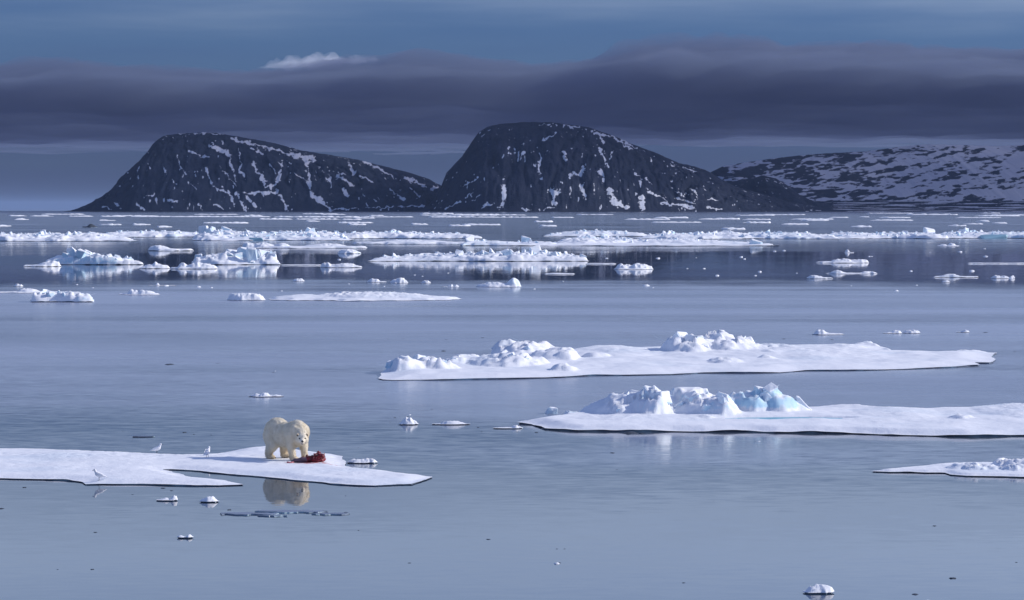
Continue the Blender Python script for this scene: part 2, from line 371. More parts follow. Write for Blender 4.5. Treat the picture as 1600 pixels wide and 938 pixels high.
# ------------------------------------------------------------------ clouds: the deck's shadow lies on the mountains
def cloud(name, label, X, Y, mid, thick, dens, color, absorb=(0, 0, 0, 1), g=0.2):
    """closed lens of even, thin vapour: mid-height and thickness over a grid; vanishes where thickness is 0"""
    t = NT(name); t.n.remove(t.b)
    vol = t.add('ShaderNodeVolumePrincipled', {'Color': color, 'Density': dens, 'Anisotropy': g, 'Absorption Color': absorb})
    t.l.new(vol.outputs[0], t.out.inputs['Volume'])
    n, m = X.shape; th = np.clip(thick, 0, None)
    th[0] = th[-1] = 0; th[:, 0] = th[:, -1] = 0
    idx = np.arange(n * m).reshape(n, m); N = n * m
    top = np.stack([X, Y, mid + th * 0.6], -1).reshape(-1, 3); bot = np.stack([X, Y, np.maximum(mid - th * 0.4, 472.0)], -1).reshape(-1, 3)
    bi = np.where(th.ravel() > 0, idx.ravel() + N, idx.ravel()).reshape(n, m)
    q = lambda I: np.stack([I[:-1, :-1], I[:-1, 1:], I[1:, 1:], I[1:, :-1]], -1).reshape(-1, 4)
    keep = q(th.reshape(n, m).ravel()[idx] > 0).any(1) if False else (q(th) > 0).any(1)
    F = np.concatenate([q(idx)[keep], q(bi)[keep][:, ::-1]])
    V = np.concatenate([top, bot]); used = np.unique(F); remap = np.zeros(len(V), np.int64); remap[used] = np.arange(len(used))
    o = link(name, mesh(name, V[used], remap[F], t.m)); tag(o, label, None, None, 'structure'); return o
X, Y = np.meshgrid(np.concatenate([np.linspace(-15000, -3600, 40)[:-1], np.linspace(-3600, 3600, 260), np.linspace(3600, 15000, 40)[1:]]), np.concatenate([np.linspace(11000, 15500, 130), np.linspace(15700, 34000, 80)]))
edge = 13250 - 0.10 * X * (X < 0) - 700 * sst(150, 800, X) - 500 * sst(-900, -2200, X) + 900 * fbm(X / 2600.0, Y / 3000.0, 1.0, 2) + 420 * fbm(X / 620.0, Y / 800.0, 5.0, 4) + 260 * fbm(X / 210.0, Y / 300.0, 15.0, 4) + 150 * fbm(X / 80.0, Y / 120.0, 31.0, 3)
dd = np.minimum(Y - edge, (29500 + 2500 * fbm(X / 3000.0, Y / 3000.0, 8.0, 3) - Y) * 0.12)
lump = 1.0 + 0.30 * fbm(X / 800.0, Y / 1000.0, 3.0, 3) + 0.20 * fbm(X / 190.0, Y / 260.0, 23.0, 4)
thick = (175.0 + 60 * sst(0, 900, X)) * sst(0, 1500, dd) * np.clip(lump, 0.35, 2) + np.where(dd > 0, 1.0, 0.0) * 18
thick = np.where(dd > 0, thick, 0)
cloud('cloud_bank', 'long dark grey cloud bank above the mountains', X, Y, 612 + 45 * sst(0, 700, X) + 35 * fbm(X / 900.0, Y / 1400.0, 12.0, 3), thick, DECK_DENS, DECK_COL, (0.0, 0.0, 0.04, 1))
X, Y = np.meshgrid(np.linspace(-2800, -1350, 120), np.linspace(29500, 31000, 60))
u = (X + 2060) / 640.0; w = (Y - 30200) / 520.0
r = 1 - u ** 2 * (1 + 0.5 * np.clip(-u, 0, 1)) - w ** 2 + 0.75 * fbm(X / 150.0, Y / 200.0, 2.0, 5) - 0.1
cloud('white_cloud', 'small pale cloud lying on top of the dark cloud bank', X, Y, 1530 + 40 * u, 150 * np.clip(r, 0, 1.2), 0.0014, (0.85, 0.87, 0.92, 1))

# ------------------------------------------------------------------ air between the camera and the shore
def haze():
    t = NT('haze'); t.n.remove(t.b)
    vol = t.add('ShaderNodeVolumePrincipled', {'Color': (0.50, 0.68, 1.0, 1), 'Density': HAZE_D, 'Anisotropy': 0.0})
    t.l.new(vol.outputs[0], t.out.inputs['Volume'])
    x0, x1, y0, y1, z0, z1 = -95000, 95000, -4000, 165000, -1.5, 458
    v = [(x, y, z) for z in (z0, z1) for y in (y0, y1) for x in (x0, x1)]
    f = [(0, 2, 3, 1), (4, 5, 7, 6), (0, 1, 5, 4), (2, 6, 7, 3), (0, 4, 6, 2), (1, 3, 7, 5)]
    tag(link('haze', mesh('haze', v, f, t.m, False)), 'thin blue air over the sea and the mountains', None, None, 'stuff')
HAZE_D = 4.4e-6
haze()

# ------------------------------------------------------------------ ice
def resample(poly, step, jit, seed, closed=True):
    p = np.asarray(poly, float); q = np.concatenate([p, p[:1]])
    out = []
    for a, b in zip(q[:-1], q[1:]):
        L = np.hypot(*(b - a)); k = max(1, int(L / step))
        for i in range(k): out.append(a + (b - a) * i / k)
    o = np.array(out)
    n1 = fbm(o[:, 0] / (step * 9), o[:, 1] / (step * 9), seed, 4); n2 = fbm(o[:, 0] / (step * 9) + 50, o[:, 1] / (step * 9), seed, 4)
    return o + jit * np.stack([n1, n2], -1)
def sdf(px, py, poly):
    d2 = np.full(px.shape, 1e18); ins = np.zeros(px.shape, bool); nx = np.zeros_like(px); ny = np.zeros_like(py)
    q = np.concatenate([poly, poly[:1]])
    for (ax, ay), (bx, by) in zip(q[:-1], q[1:]):
        vx, vy = bx - ax, by - ay; L = vx * vx + vy * vy + 1e-12
        t = np.clip(((px - ax) * vx + (py - ay) * vy) / L, 0, 1)
        cx, cy = ax + t * vx, ay + t * vy; dd = (px - cx) ** 2 + (py - cy) ** 2
        m = dd < d2; d2 = np.where(m, dd, d2); nx = np.where(m, cx, nx); ny = np.where(m, cy, ny)
        c = ((ay > py) != (by > py)) & (px < (bx - ax) * (py - ay) / (by - ay + 1e-12) + ax)
        ins ^= c
    return np.where(ins, 1, -1) * np.sqrt(d2), nx, ny

def hummock(X, Y, c, seed, cell):
    """c = (left, peak, right columns; base row; top row; depth m; roughness; ice)"""
    xl, xp, xr, yb, yt, dep, ro, ice = c
    bx, by, _ = P(xp, yb); sc = by / FPX
    H = (yb - yt) * sc; L, Rr = max((xp - xl) * sc, .1) * 1.15, max((xr - xp) * sc, .1) * 1.15; H *= 0.80
    wl = 0.5 * (L + Rr)
    fx = fbm(X / (0.7 * wl) + seed, Y / (0.7 * wl), seed, 4); fy = fbm(X / (0.7 * wl) + 30, Y / (0.7 * wl) + seed, seed, 4)
    u = X - bx + 0.20 * wl * fx * ro; w = (Y - by) / dep + 0.20 * fy * ro
    a = np.where(u < 0, -u / L, u / Rr)
    e = np.clip(a, 0, 4) ** 1.6 + np.abs(w) ** 1.8
    base = np.clip(1 - e, 0, 1) ** 0.72
    skirt = np.exp(-1.6 * e) * 0.22
    bl = max(0.48 * min(wl, H * 1.6), cell * 3)
    bk = blocky(X / bl + 0.35 * fx + seed * 5.3, Y / (bl * 1.2) + 0.35 * fy, int(seed * 3))
    rid = 1 - np.abs(fbm(X / (0.5 * wl) + seed * 3.1, Y / (0.5 * wl), seed, 4)) * 1.5
    bk = bk + 0.35 * blocky(X / (bl * .42) + 0.3 * fy + seed, Y / (bl * .5) + 0.3 * fx, int(seed * 5) + 9)
    body = base * (1 + ro * (0.27 * bk - 0.16 * (1 - np.clip(rid, 0, 1))))
    h = H * np.maximum(np.minimum(body, 1.08), skirt)
    return h, ice * np.clip(base * 3, 0, 1)

def floe(label, outline, fb=0.14, cell=0.1, hum=(), seed=1, name='ice_floe', group=None, jit=0.12, under=0.30, roll=0.05, stain=None, lip=0.30, mat=None, cat='ice floe', dip=None, dents=(), world=False, step=None):
    """drifting ice with a snow cover: outline in photo pixels at the top of the rim, hummocks rise out of it, the wet rim is undercut"""
    pts = np.array([P(x, y, fb)[:2] for x, y in outline]) if not world else np.array(outline, float)
    poly = resample(pts, step or max(cell * 2.5, 0.2), jit, seed)
    lo, hi = poly.min(0), poly.max(0)
    ca = cell; cb = cell * 1.6
    xs = np.arange(lo[0] - 2 * ca, hi[0] + 2 * ca, ca); ys = np.arange(lo[1] - 2 * cb, hi[1] + 2 * cb, cb)
    X, Y = np.meshgrid(xs, ys)
    D, CX, CY = sdf(X, Y, poly)
    ins = D > 0
    q = lambda I: np.stack([I[:-1, :-1], I[:-1, 1:], I[1:, 1:], I[1:, :-1]], -1).reshape(-1, 4)
    keep = q(ins).any(1)
    X = np.where(ins, X, CX); Y = np.where(ins, Y, CY); D = np.where(ins, D, 0)
    size = min(hi[0] - lo[0], (hi[1] - lo[1]))
    lv = lip * (0.45 + 1.1 * np.clip(0.5 + 0.8 * fbm(X / (0.12 * size + .3), Y / (0.12 * size + .3), seed + 2, 3), 0, 1.2))
    Z = fb * (lv + (1 - lv) * sst(0, max(0.25, 0.06 * size), D)) * (1 + 0.25 * fbm(X / 3.0, Y / 4.0, seed, 2))
    soft = sst(0, max(0.4, .1 * size), D)
    Z = Z + roll * soft * (fbm(X / 2.2, Y / 2.8, seed + 4, 4) + 0.3 * np.abs(fbm(X / 0.5, Y / 0.7, seed + 6, 2)))
    ice = np.zeros_like(Z); hz = np.zeros_like(Z)
    for k, c in enumerate(hum):
        h, b = hummock(X, Y, c, seed * 1.7 + k * 2.3, cell)
        ice = np.where(h > hz, b, ice); hz = np.sqrt(hz ** 2 + h ** 2 + 0.0) * 0.45 + np.maximum(hz, h) * 0.55
    Z = Z + hz * sst(-0.02, min(0.25, 0.10 * size), D)
    if dip is not None:
        dx, dy, drx, dry, dz = dip
        Z = Z - dz * np.clip(1 - ((X - dx) / drx) ** 2 - ((Y - dy) / dry) ** 2, 0, 1) ** 0.5
    for dx, dy, dr, dz in dents: Z = Z - dz * np.exp(-((X - dx) ** 2 + (Y - dy) ** 2) / dr ** 2) + 0.35 * dz * np.exp(-((X - dx) ** 2 + (Y - dy + 1.6 * dr) ** 2) / dr ** 2)
    Z = np.maximum(Z, 0.03)
    gy_, gx_ = np.gradient(Z, cb, ca); steep = np.hypot(gx_, gy_)
    icev = np.clip(ice * (0.50 + 0.6 * sst(0.4, 1.5, steep)), 0, 1)
    st = np.zeros_like(Z)
    if stain is not None:
        for sx, sy, rx, ry, a in stain: st = np.maximum(st, a * np.exp(-((X - sx) / rx) ** 2 - ((Y - sy) / ry) ** 2))
    idx = np.arange(X.size).reshape(X.shape); F = q(idx)[keep]
    V = np.stack([X, Y, Z], -1).reshape(-1, 3)
    used = np.unique(F); rm = np.full(len(V), -1, np.int64); rm[used] = np.arange(len(used)); F = rm[F]; V = V[used]
    cx, cy = V[:, 0].mean(), V[:, 1].mean()
    V = V - np.array([cx, cy, 0])
    # rim: edges owned by one face go down and inwards
    E = np.concatenate([F[:, [0, 1]], F[:, [1, 2]], F[:, [2, 3]], F[:, [3, 0]]]); Es = np.sort(E, 1)
    _, inv, cnt = np.unique(Es[:, 0] * (len(V) + 1) + Es[:, 1], return_inverse=True, return_counts=True)
    B = E[cnt[inv] == 1]
    root = bpy.data.objects.new(name, None); COL.objects.link(root); root.location = (cx, cy, 0); root.empty_display_size = 0.2
    tag(root, label, cat, group)
    me = mesh('snow_cover', V, F, mat or M['snow']); attr(me, 'ice', icev.ravel()[used]); attr(me, 'stain', st.ravel()[used])
    link('snow_cover', me, root)
    bv = np.unique(B); pos = V[bv]
    # inward direction from the polygon normals
    nrm = np.zeros((len(V), 2)); d = V[B[:, 1], :2] - V[B[:, 0], :2]; nn = np.stack([-d[:, 1], d[:, 0]], -1); nn /= (np.linalg.norm(nn, axis=1)[:, None] + 1e-9)
    np.add.at(nrm, B[:, 0], nn); np.add.at(nrm, B[:, 1], nn)
    nb = nrm[bv]; nb /= (np.linalg.norm(nb, axis=1)[:, None] + 1e-9)
    m = len(bv); r0 = pos.copy(); r0[:, 2] -= 0.004
    un = under * (0.6 + 0.8 * np.clip(0.5 + fbm((pos[:, 0] + cx) / 1.5, (pos[:, 1] + cy) / 1.5, seed, 3), 0, 1))
    r1 = pos.copy(); r1[:, :2] += nb * un[:, None] * 0.7; r1[:, 2] = pos[:, 2] * 0.55
    r2 = pos.copy(); r2[:, :2] += nb * un[:, None]; r2[:, 2] = -0.25
    rm2 = np.full(len(V), -1, np.int64); rm2[bv] = np.arange(m); a, b = rm2[B[:, 0]], rm2[B[:, 1]]
    F2 = np.concatenate([np.stack([b, a, a + m, b + m], -1), np.stack([b + m, a + m, a + 2 * m, b + 2 * m], -1)])
    link('wet_edge', mesh('wet_edge', np.concatenate([r0, r1, r2]), F2, M['wet']), root)
    return root

# a pool of broken block shapes, shared by all the rubble
def block_mesh(seed, sub=True, mat=None, rough=1.0):
    import bmesh
    r = random.Random(seed); bm = bmesh.new()
    for i in range(9):
        sx, sy, sz = (r.choice((-1, 1)) for _ in range(3))
        bm.verts.new((0.5 * sx * r.uniform(.55, 1), 0.5 * sy * r.uniform(.55, 1), 0.5 * sz * r.uniform(.5, 1)))
    for sx in (-1, 1):
        for sy in (-1, 1): bm.verts.new((0.5 * sx * r.uniform(.6, 1), 0.5 * sy * r.uniform(.6, 1), -0.5))
    res = bmesh.ops.convex_hull(bm, input=bm.verts)
    bmesh.ops.delete(bm, geom=list({g for g in res['geom_interior'] + res['geom_unused'] if isinstance(g, bmesh.types.BMVert)}), context='VERTS')
    bmesh.ops.dissolve_limit(bm, angle_limit=0.35, verts=bm.verts, edges=bm.edges)
    bmesh.ops.bevel(bm, geom=list(bm.edges), offset=0.06, segments=1, affect='EDGES')
    if sub:
        bmesh.ops.triangulate(bm, faces=bm.faces)
        bmesh.ops.subdivide_edges(bm, edges=[e for e in bm.edges if e.calc_length() > 0.25], cuts=1)
        bmesh.ops.triangulate(bm, faces=bm.faces)
        co = np.array([v.co for v in bm.verts])
        k = 0.05 * rough * fbm(co[:, 0] * 3 + seed, co[:, 1] * 3, co[:, 2] * 3, 2)
        for v, a in zip(bm.verts, k): v.co += v.co.normalized() * float(a)
    me = bpy.data.meshes.new('ice_block'); bm.to_mesh(me); bm.free()
    me.materials.append(mat or M['block'])
    return me
POOL = [block_mesh(100 + i) for i in range(16)]
TEAL = [block_mesh(300 + i, mat=M['teal']) for i in range(3)]
def add_block(root, x, y, z, sx, sy, sz, seed, tilt=0.5, pool=None, name='ice_block', rot=None):
    r = random.Random(seed * 131 + 7)
    o = link(name, (pool or POOL)[r.randrange(len(pool or POOL))], root)
    o.location = (x - root.location.x, y - root.location.y, z)
    o.rotation_euler = rot or (r.uniform(-tilt, tilt), r.uniform(-tilt, tilt), r.uniform(0, 6.28)); o.scale = (sx, sy, sz)
    return o

def zsampler(root):
    me = [c for c in root.children if c.name.startswith('snow_cover')][0].data
    co = np.empty(len(me.vertices) * 3, np.float32); me.vertices.foreach_get('co', co); co = co.reshape(-1, 3)
    ox, oy = root.location.x, root.location.y
    def z(x, y):
        d = (co[:, 0] + ox - x) ** 2 + (co[:, 1] + oy - y) ** 2; i = int(d.argmin())
        return float(co[i, 2]) if d[i] < 4.0 else -1.0
    return z

def rubble(label, x0, x1, yw, depth, prof, n, seed, fb=0.25, size=(0.5, 1.0), group=None, cell=None, flat=0.0, teal=(), name='ice_floe', front=0.0, extra=(), cat='ice floe', hfill=0.55):
    """pressure ice: prof = (column, ridge height in photo px); blocks piled along the ridge over a drifted base"""
    _, d, _ = P(800, yw); sc = d / FPX; prof = [(a, b * 1.3) for a, b in prof]
    X0, X1 = (x0 - 800) * sc, (x1 - 800) * sc; Wd = X1 - X0
    r = random.Random(seed)
    pxs = [a for a, b in prof]; phs = [b * sc for a, b in prof]
    hmax = max(phs)
    # footprint
    k = 40; up = np.linspace(0, 1, k); env = np.interp(x0 + (x1 - x0) * up, pxs, phs) / hmax
    w = depth * np.clip(0.25 + 0.75 * env ** 0.5, 0.1, 1) * np.sin(np.pi * np.clip(up, 0.02, 0.98)) ** 0.35
    near = np.stack([X0 + Wd * up, np.full(k, d) + front * 0 + 0.04 * depth * np.sin(up * 9 + seed)], -1)
    far = np.stack([X0 + Wd * up, d + w], -1)[::-1]
    out = np.concatenate([near, far])
    hum = []
    m = max(3, int(Wd / (hmax * 2.2)))
    for i in range(m):
        cxp = x0 + (x1 - x0) * (i + r.uniform(.2, .8)) / m; hp = np.interp(cxp, pxs, [b for a, b in prof])
        if hp < 2: continue
        sp = (x1 - x0) / m * r.uniform(.7, 1.2)
        yb = YH + (yw - YH) * d / (d + depth * (flat + (1 - flat) * r.uniform(.25, .6)))
        hum.append((cxp - sp, cxp, cxp + sp, yb, yb - hp * hfill, depth * (1 - flat) * 0.55, 1.0, r.choice((0, .3, .6, .9))))
    root = floe(label, out, fb, cell or max(0.12, sc * 2.2), hum, seed, name, group, jit=0.12 * depth * 0.2 + 0.1, under=0.25, roll=0.12, world=True, cat=cat, step=max(0.5, Wd / 160))
    zs = zsampler(root)
    for i in range(n):
        cxp = r.uniform(x0 + 2, x1 - 2); hp = np.interp(cxp, pxs, phs)
        if hp < 0.12 * hmax: continue
        v = flat + (1 - flat) * r.betavariate(2, 2.6) * 0.85; y = d + depth * v
        x = (cxp - 800) / FPX * y
        s = r.uniform(*size) * hmax * r.choice((0.4, 0.55, 0.8, 1.1)) * (0.45 + 0.55 * hp / hmax)
        z = zs(x, y)
        if z < 0: continue
        z = min(z + s * r.uniform(-.05, .30), hp - 0.3 * s)
        add_block(root, x, y, max(z, 0.05), s * r.uniform(.8, 1.6), s * r.uniform(.7, 1.2), s * r.uniform(.6, 1.1), seed * 1000 + i)
    for (cx_, hh, ww, lean, dv) in extra:      # named big blocks: column, height px, width px, lean
        y = d + depth * dv; x = (cx_ - 800) / FPX * y
        add_block(root, x, y, hh * sc * 0.52, ww * sc, ww * sc * 0.8, hh * sc * 1.3, seed * 77 + int(cx_), rot=(0.15, lean, r.uniform(-.3, .3)))
    for (a, b, hh) in teal:
        cx_ = (a + b) / 2; y = d - 0.3; x = (cx_ - 800) / FPX * y
        add_block(root, x, y + (b - a) * sc * 0.2, hh * sc * 0.3, (b - a) * sc, (b - a) * sc * 0.5, hh * sc, seed * 55 + int(a), pool=TEAL, name='teal_ice_block', rot=(0, 0, 0.1))
    return root

def ground_z(o, x, y): return zsampler(o)(x, y)

ORD = 'first second third fourth fifth sixth seventh eighth ninth tenth eleventh twelfth thirteenth fourteenth fifteenth sixteenth seventeenth eighteenth nineteenth twentieth'.split()
ORD += ['twenty-' + w for w in ORD[:9]] + ['thirtieth'] + ['thirty-' + w for w in ORD[:9]]
def ordinal_labels(items, zones, row, col_):
    out = [None] * len(items)
    lo = -1e9
    for hi, text in zones:
        sel = sorted((i for i, t in enumerate(items) if lo < row(t) <= hi), key=lambda i: col_(items[i]))
        for k, i in enumerate(sel):
            out[i] = text + (', ' + ORD[k] + ' from the left' if len(sel) > 1 else '')
        lo = hi
    return out

def raft(label, x0, x1, yn, dep, hum=(), seed=1, fb=0.08, group=None, cell=None, name='ice_floe', jit=None, under=0.06, lip=0.22, roll=0.03, mat=None, cat='ice floe', pts=26, squeeze=1.0):
    """small floe with an irregular oval outline: columns x0..x1, near rim at row yn, dep metres deep"""
    r = random.Random(seed); _, d, _ = P(800, yn, fb); sc = d / FPX
    cx, hw = ((x0 + x1) / 2 - 800) * sc, (x1 - x0) / 2 * sc
    yb_ = YH + CAM_H * FPX / (d + dep * 0.45)
    hum = [(a, b, c, yb_, yb_ - 0.78 * (yb_ - t_), min(dd_, dep * 0.45), ro, ic) for a, b, c, _, t_, dd_, ro, ic in hum]
    out = []
    for i in range(pts):
        a = 2 * math.pi * i / pts; c, s_ = math.cos(a), math.sin(a)
        k = 1 + (r.uniform(-.22, .12) if abs(c) < 0.93 else 0)
        ex = math.copysign(abs(c) ** 0.9, c); ey = math.copysign(abs(s_) ** squeeze, s_)
        out.append((cx + hw * ex * k, d + dep / 2 + dep / 2 * ey * k))
    return floe(label, out, fb, cell or max(0.03, min(sc * 1.3, hw / 18)), hum, seed, name, group, jit if jit is not None else 0.05 * hw, under, roll, world=True, lip=lip, mat=mat, cat=cat, step=max(0.03, hw / 22))

# --- the bear's floe
F1 = [(-170,742),(-90,744),(0,743),(60,744),(100,745),(125,748),(133,752),(180,751.5),(225,751.7),(262,753),(300,753.7),(345,754),(380,752.5),
      (352,746.5),(320,743),(300,740.5),(276,735),(262,731),(256,729.3),(270,728.6),(300,730.5),(359,736.5),(410,740.5),(464,745.5),(516,751),(560,753.5),(587,754.5),(612,753),(645,751.7),(662,746),(677,740.5),
      (655,737.5),(629,735.5),(600,731.5),(575,729),(556,727.5),(540,724),(538,716),(534,709),(515,705),(480,701),(445,698.5),(412,698),(375,701),(330,705.5),(300,708),(270,707.5),(235,706),(190,704),(140,702),(80,699),(30,698),(-60,697),(-170,699)]
bx0, by0, _ = P(452, 715)
meat_x, meat_y = P(488, 720.5, .15)[:2]
bear_floe = floe('broad flat snowy floe in the left foreground under the polar bear', F1, 0.12, 0.06, [(300, 400, 470, 706, 701, 1.2, 0.3, 0), (395, 405, 416, 704, 700.5, .5, .6, 0), (60, 160, 260, 716, 713, 3.0, 0.5, 0), (500, 560, 640, 742, 739, 1.5, .4, 0)],
                 11, dents=[(-8.3 - .62 * k + .1 * math.sin(k * 5), 98.6 + .06 * k + (.26 if k % 2 else -.26) + .3 * math.sin(k * .5), .13, .075) for k in range(22)], jit=0.09, under=0.05, roll=0.032, lip=0.20, step=0.12,
                 stain=[(meat_x - 0.05, meat_y - 0.35, 0.85, 0.45, 0.82), (meat_x - 0.75, meat_y - 0.25, 0.22, 0.16, 1.0), (meat_x + .6, meat_y - .55, .7, .35, 0.66), (meat_x, meat_y, .5, .3, 1.0)])
raft('narrow upturned finger of ice at the far rim right of the bear', 541, 590, 721.5, 0.5, [(541, 552, 570, 720, 716, .3, .8, 0), (560, 583, 591, 720.5, 716, .25, 1, 0)], 31, 0.07, name='ice_finger', under=0.1, jit=.04)
raft('thin slush patch at the rim below the right tip of the bear floe', 584, 630, 757, 0.5, [], 32, 0.03, mat=M['snow'], name='slush_patch', cat='slush')

# --- the two large floes on the right
F2 = [(591,585),(600,587),(620,587.5),(650,587),(683,587.3),(736,586.5),(800,585.5),(858,584),(928,580.5),(990,580),(1050,579),(1100,576.5),(1160,577),(1219,576),(1255,573),(1310,573),(1368,572),(1430,570),(1484,568),(1530,565),(1522,562),(1545,562),(1558,557),(1548,552),(1559,547),(1530,546.5),(1484,546),(1430,546),(1401,544),(1378,537),(1361,533.5),(1330,534.5),(1269,537),(1180,537),(1100,539),(1034,539),(960,540),(901,542),(850,546),(800,550),(770,554),(735,560),(700,565),(669,568),(640,571),(612,573),(596,577)]
H2 = [(590,606,640,581,557,1.6,.8,1.0),(612,622,662,583,556,1.8,.8,.4),(640,667,690,578,558,1.6,1,.3),(655,683,715,582,564,1.5,1,.5),(690,712,760,574,556,2.0,.8,.1),(715,735,752,568,553,1.5,.8,.1),
      (765,780,815,561,532,2.2,.9,.25),(778,808,860,562,537,3.0,.8,.15),(810,830,880,560,537,2.0,.9,.2),(735,800,850,576,556,3.0,.9,.1),(820,888,902,566,546.5,2.6,.5,.1),(912,926,950,564,554,1.2,.6,.1),(860,885,900,585,573,.8,1,.2),
      (1036,1052,1092,555,527,2.4,.8,.2),(1040,1072,1110,556,525,2.2,.9,.3),(1090,1112,1145,552,521,2.6,.9,.3),(1095,1130,1190,554,524,3.0,.8,.1),(1150,1162,1178,552,529,1.6,.9,.2),(1170,1205,1260,553,543,4,.8,.0),
      (1190,1205,1225,560,552,1.3,.8,.1),(1110,1130,1160,571,562,1.4,1,.1),(1185,1197,1212,567,560,1.0,1,.1),(1290,1320,1350,549,543,2.0,.7,0),(1380,1400,1420,548,542,1.2,.7,0),(1470,1510,1540,552,545,1.6,.7,.1),(1080,1240,1380,556,549,8,.4,0),(895,960,1040,556,548,6,.4,0),(1330,1362,1376,540,532,2.5,.8,0)]
f2 = floe('long snowy floe with a blue-ice left end beyond the polar bear', F2, 0.24, 0.125, H2, 12, jit=0.14, under=0.12, roll=0.05, lip=0.25)
F3 = [(805,654),(830,656),(846,660),(852,662.5),(901,665.6),(950,666),(1000,666.6),(1050,666),(1100,667),(1169,666.3),(1210,668),(1255,668),(1320,669),(1401,671.6),(1460,673),(1517,674),(1600,672.5),(1690,673),(1760,668),(1770,645),(1700,632),(1600,631.5),(1517,633.5),(1434,636.5),(1401,637),(1351,634),(1310,633.5),(1262,634),(1180,637),(1100,639),(1000,640),(930,641),(880,643),(850,648)]
H3 = [(874,882,930,646,624,1.4,.7,.4),(905,960,1010,651,621,1.9,.7,.2),(930,990,1045,653,617,1.8,.9,.3),(985,1022,1046,655,614,1.4,.9,.5),(1020,1082,1130,650,608,2.0,.8,.45),(1040,1105,1150,654,622,1.6,1.0,.3),(1080,1128,1152,655,620,1.3,.9,.5),
      (1110,1186,1206,650,609,1.5,.8,1.0),(1176,1212,1262,650,616,1.4,.5,1.0),(1190,1203,1222,650,614,1.0,.8,1.0),(1340,1400,1460,652,648,4.0,.4,0),(1270,1340,1420,641,634,2.0,.4,0),(1485,1500,1520,662,654,.9,.9,0),(1530,1600,1680,650,642,5.0,.5,0),(1090,1105,1120,661,655,.6,1,0),(900,960,1100,661,656,2.0,.5,0)]
pl_x, pl_y, _ = P(1222, 655.8, .12)
f3 = floe('snowy floe with turquoise ice hummocks and a melt pool at the right', F3, 0.22, 0.085, H3, 13, jit=0.10, under=0.16, roll=0.035, lip=0.28, dip=(pl_x, pl_y, 3.1, 0.95, 0.17))
pr = resample([(pl_x + 3.0 * math.cos(a), pl_y + 0.92 * math.sin(a)) for a in np.linspace(0, 2 * np.pi, 40)[:-1]], .2, .08, 5)
pv = [(x - f3.location.x, y - f3.location.y, 0.150) for x, y in pr] + [(pl_x - f3.location.x, pl_y - f3.location.y, 0.150)]
link('melt_pool', mesh('melt_pool', pv, [(i, (i + 1) % len(pr), len(pr)) for i in range(len(pr))], M['pool'], False), f3)
def slab(root, pts_px, yb, depth, name, mat, lean=0.3, seed=1):
    """leaning slab of ice: an outline in photo columns/rows above base row yb, given real thickness"""
    _, d, _ = P(800, yb); sc = d / FPX
    n = len(pts_px); V = []
    for k, dy in enumerate((-depth / 2, 0, depth / 2)):
        for (x, y) in pts_px:
            z = (yb - y) * sc; g = 1.0 if k == 1 else 0.86
            mx = sum(p[0] for p in pts_px) / n; mz = sum((yb - p[1]) * sc for p in pts_px) / n
            xx = ((mx + (x - mx) * g) - 800) * sc; zz = mz + (z - mz) * g
            V.append((xx - root.location.x, d + dy + lean * zz - root.location.y, zz))
    F = [tuple(range(n - 1, -1, -1)), tuple(range(2 * n, 3 * n))]
    for k in (0, 1):
        for i in range(n):
            j = (i + 1) % n; F.append((k * n + i, k * n + j, (k + 1) * n + j, (k + 1) * n + i))
    me = mesh(name, V, F, mat, False)
    return link(name, me, root)
slab(f3, [(1236,656),(1240,632),(1245,619),(1249,619.5),(1258,630),(1270,642),(1279,651),(1268,657)], 650.5, 0.5, 'leaning_ice_slab', M['block'])
rb = random.Random(77)
for fl_, hums in ((f2, H2), (f3, H3)):
    zs_ = zsampler(fl_)
    for c in hums:
        sc_ = P(800, c[3])[1] / FPX; Hm = (c[3] - c[4]) * sc_
        if Hm < 0.55 or c[6] < .55: continue
        for k in range(3):
            px_ = c[1] + rb.uniform(-.55, .55) * (c[2] - c[0]) * .5; x_, y_, _ = P(px_, c[3], 0); y_ += rb.uniform(-.7, .3) * c[5]; x_ = (px_ - 800) / FPX * y_
            w_ = Hm * rb.uniform(.4, .8); z_ = zs_(x_, y_)
            add_block(fl_, x_, y_, z_ - .24 * w_, w_ * rb.uniform(.9, 1.5), w_, w_ * rb.uniform(.6, .9), int(px_ * 7 + k), .45)
x_, y_, _ = P(861, 646); add_block(f3, x_, y_, 0.10, 0.75, 0.5, 0.36, 5, 0.1)
raft('small ice chips drifting off the left tip of the turquoise-hummock floe', 770, 818, 668.5, 0.5, [(800, 808, 818, 668, 664, .2, 1, 0)], 33, 0.05, jit=.05)
raft('flat ice scrap at the near rim of the turquoise-hummock floe', 845, 880, 669, 0.35, [], 34, 0.05, jit=.04)

# --- floe at the right edge
F4 = [(1361,733),(1390,734),(1423,734),(1450,735),(1476,735),(1484,738),(1510,740),(1537,740.5),(1570,741),(1600,742),(1680,743),(1690,728),(1640,720),(1600,719),(1562,721),(1506,722.5),(1444,726),(1400,729)]
floe('low floe with lumpy brash piled on it at the right edge', F4, 0.10, 0.05, [(1478,1498,1522,736,728,.6,1,.2),(1500,1522,1545,737,726,.7,1,.3),(1530,1548,1565,737,729,.6,1,.2),(1550,1572,1590,733,718,.9,1,.3),(1570,1597,1640,734,717,1.0,1,.3),(1560,1585,1620,739,728,.6,1,.3),(1430,1480,1560,728,725,1.4,.5,0)], 14, jit=.05, under=.15, roll=.02, step=.12)

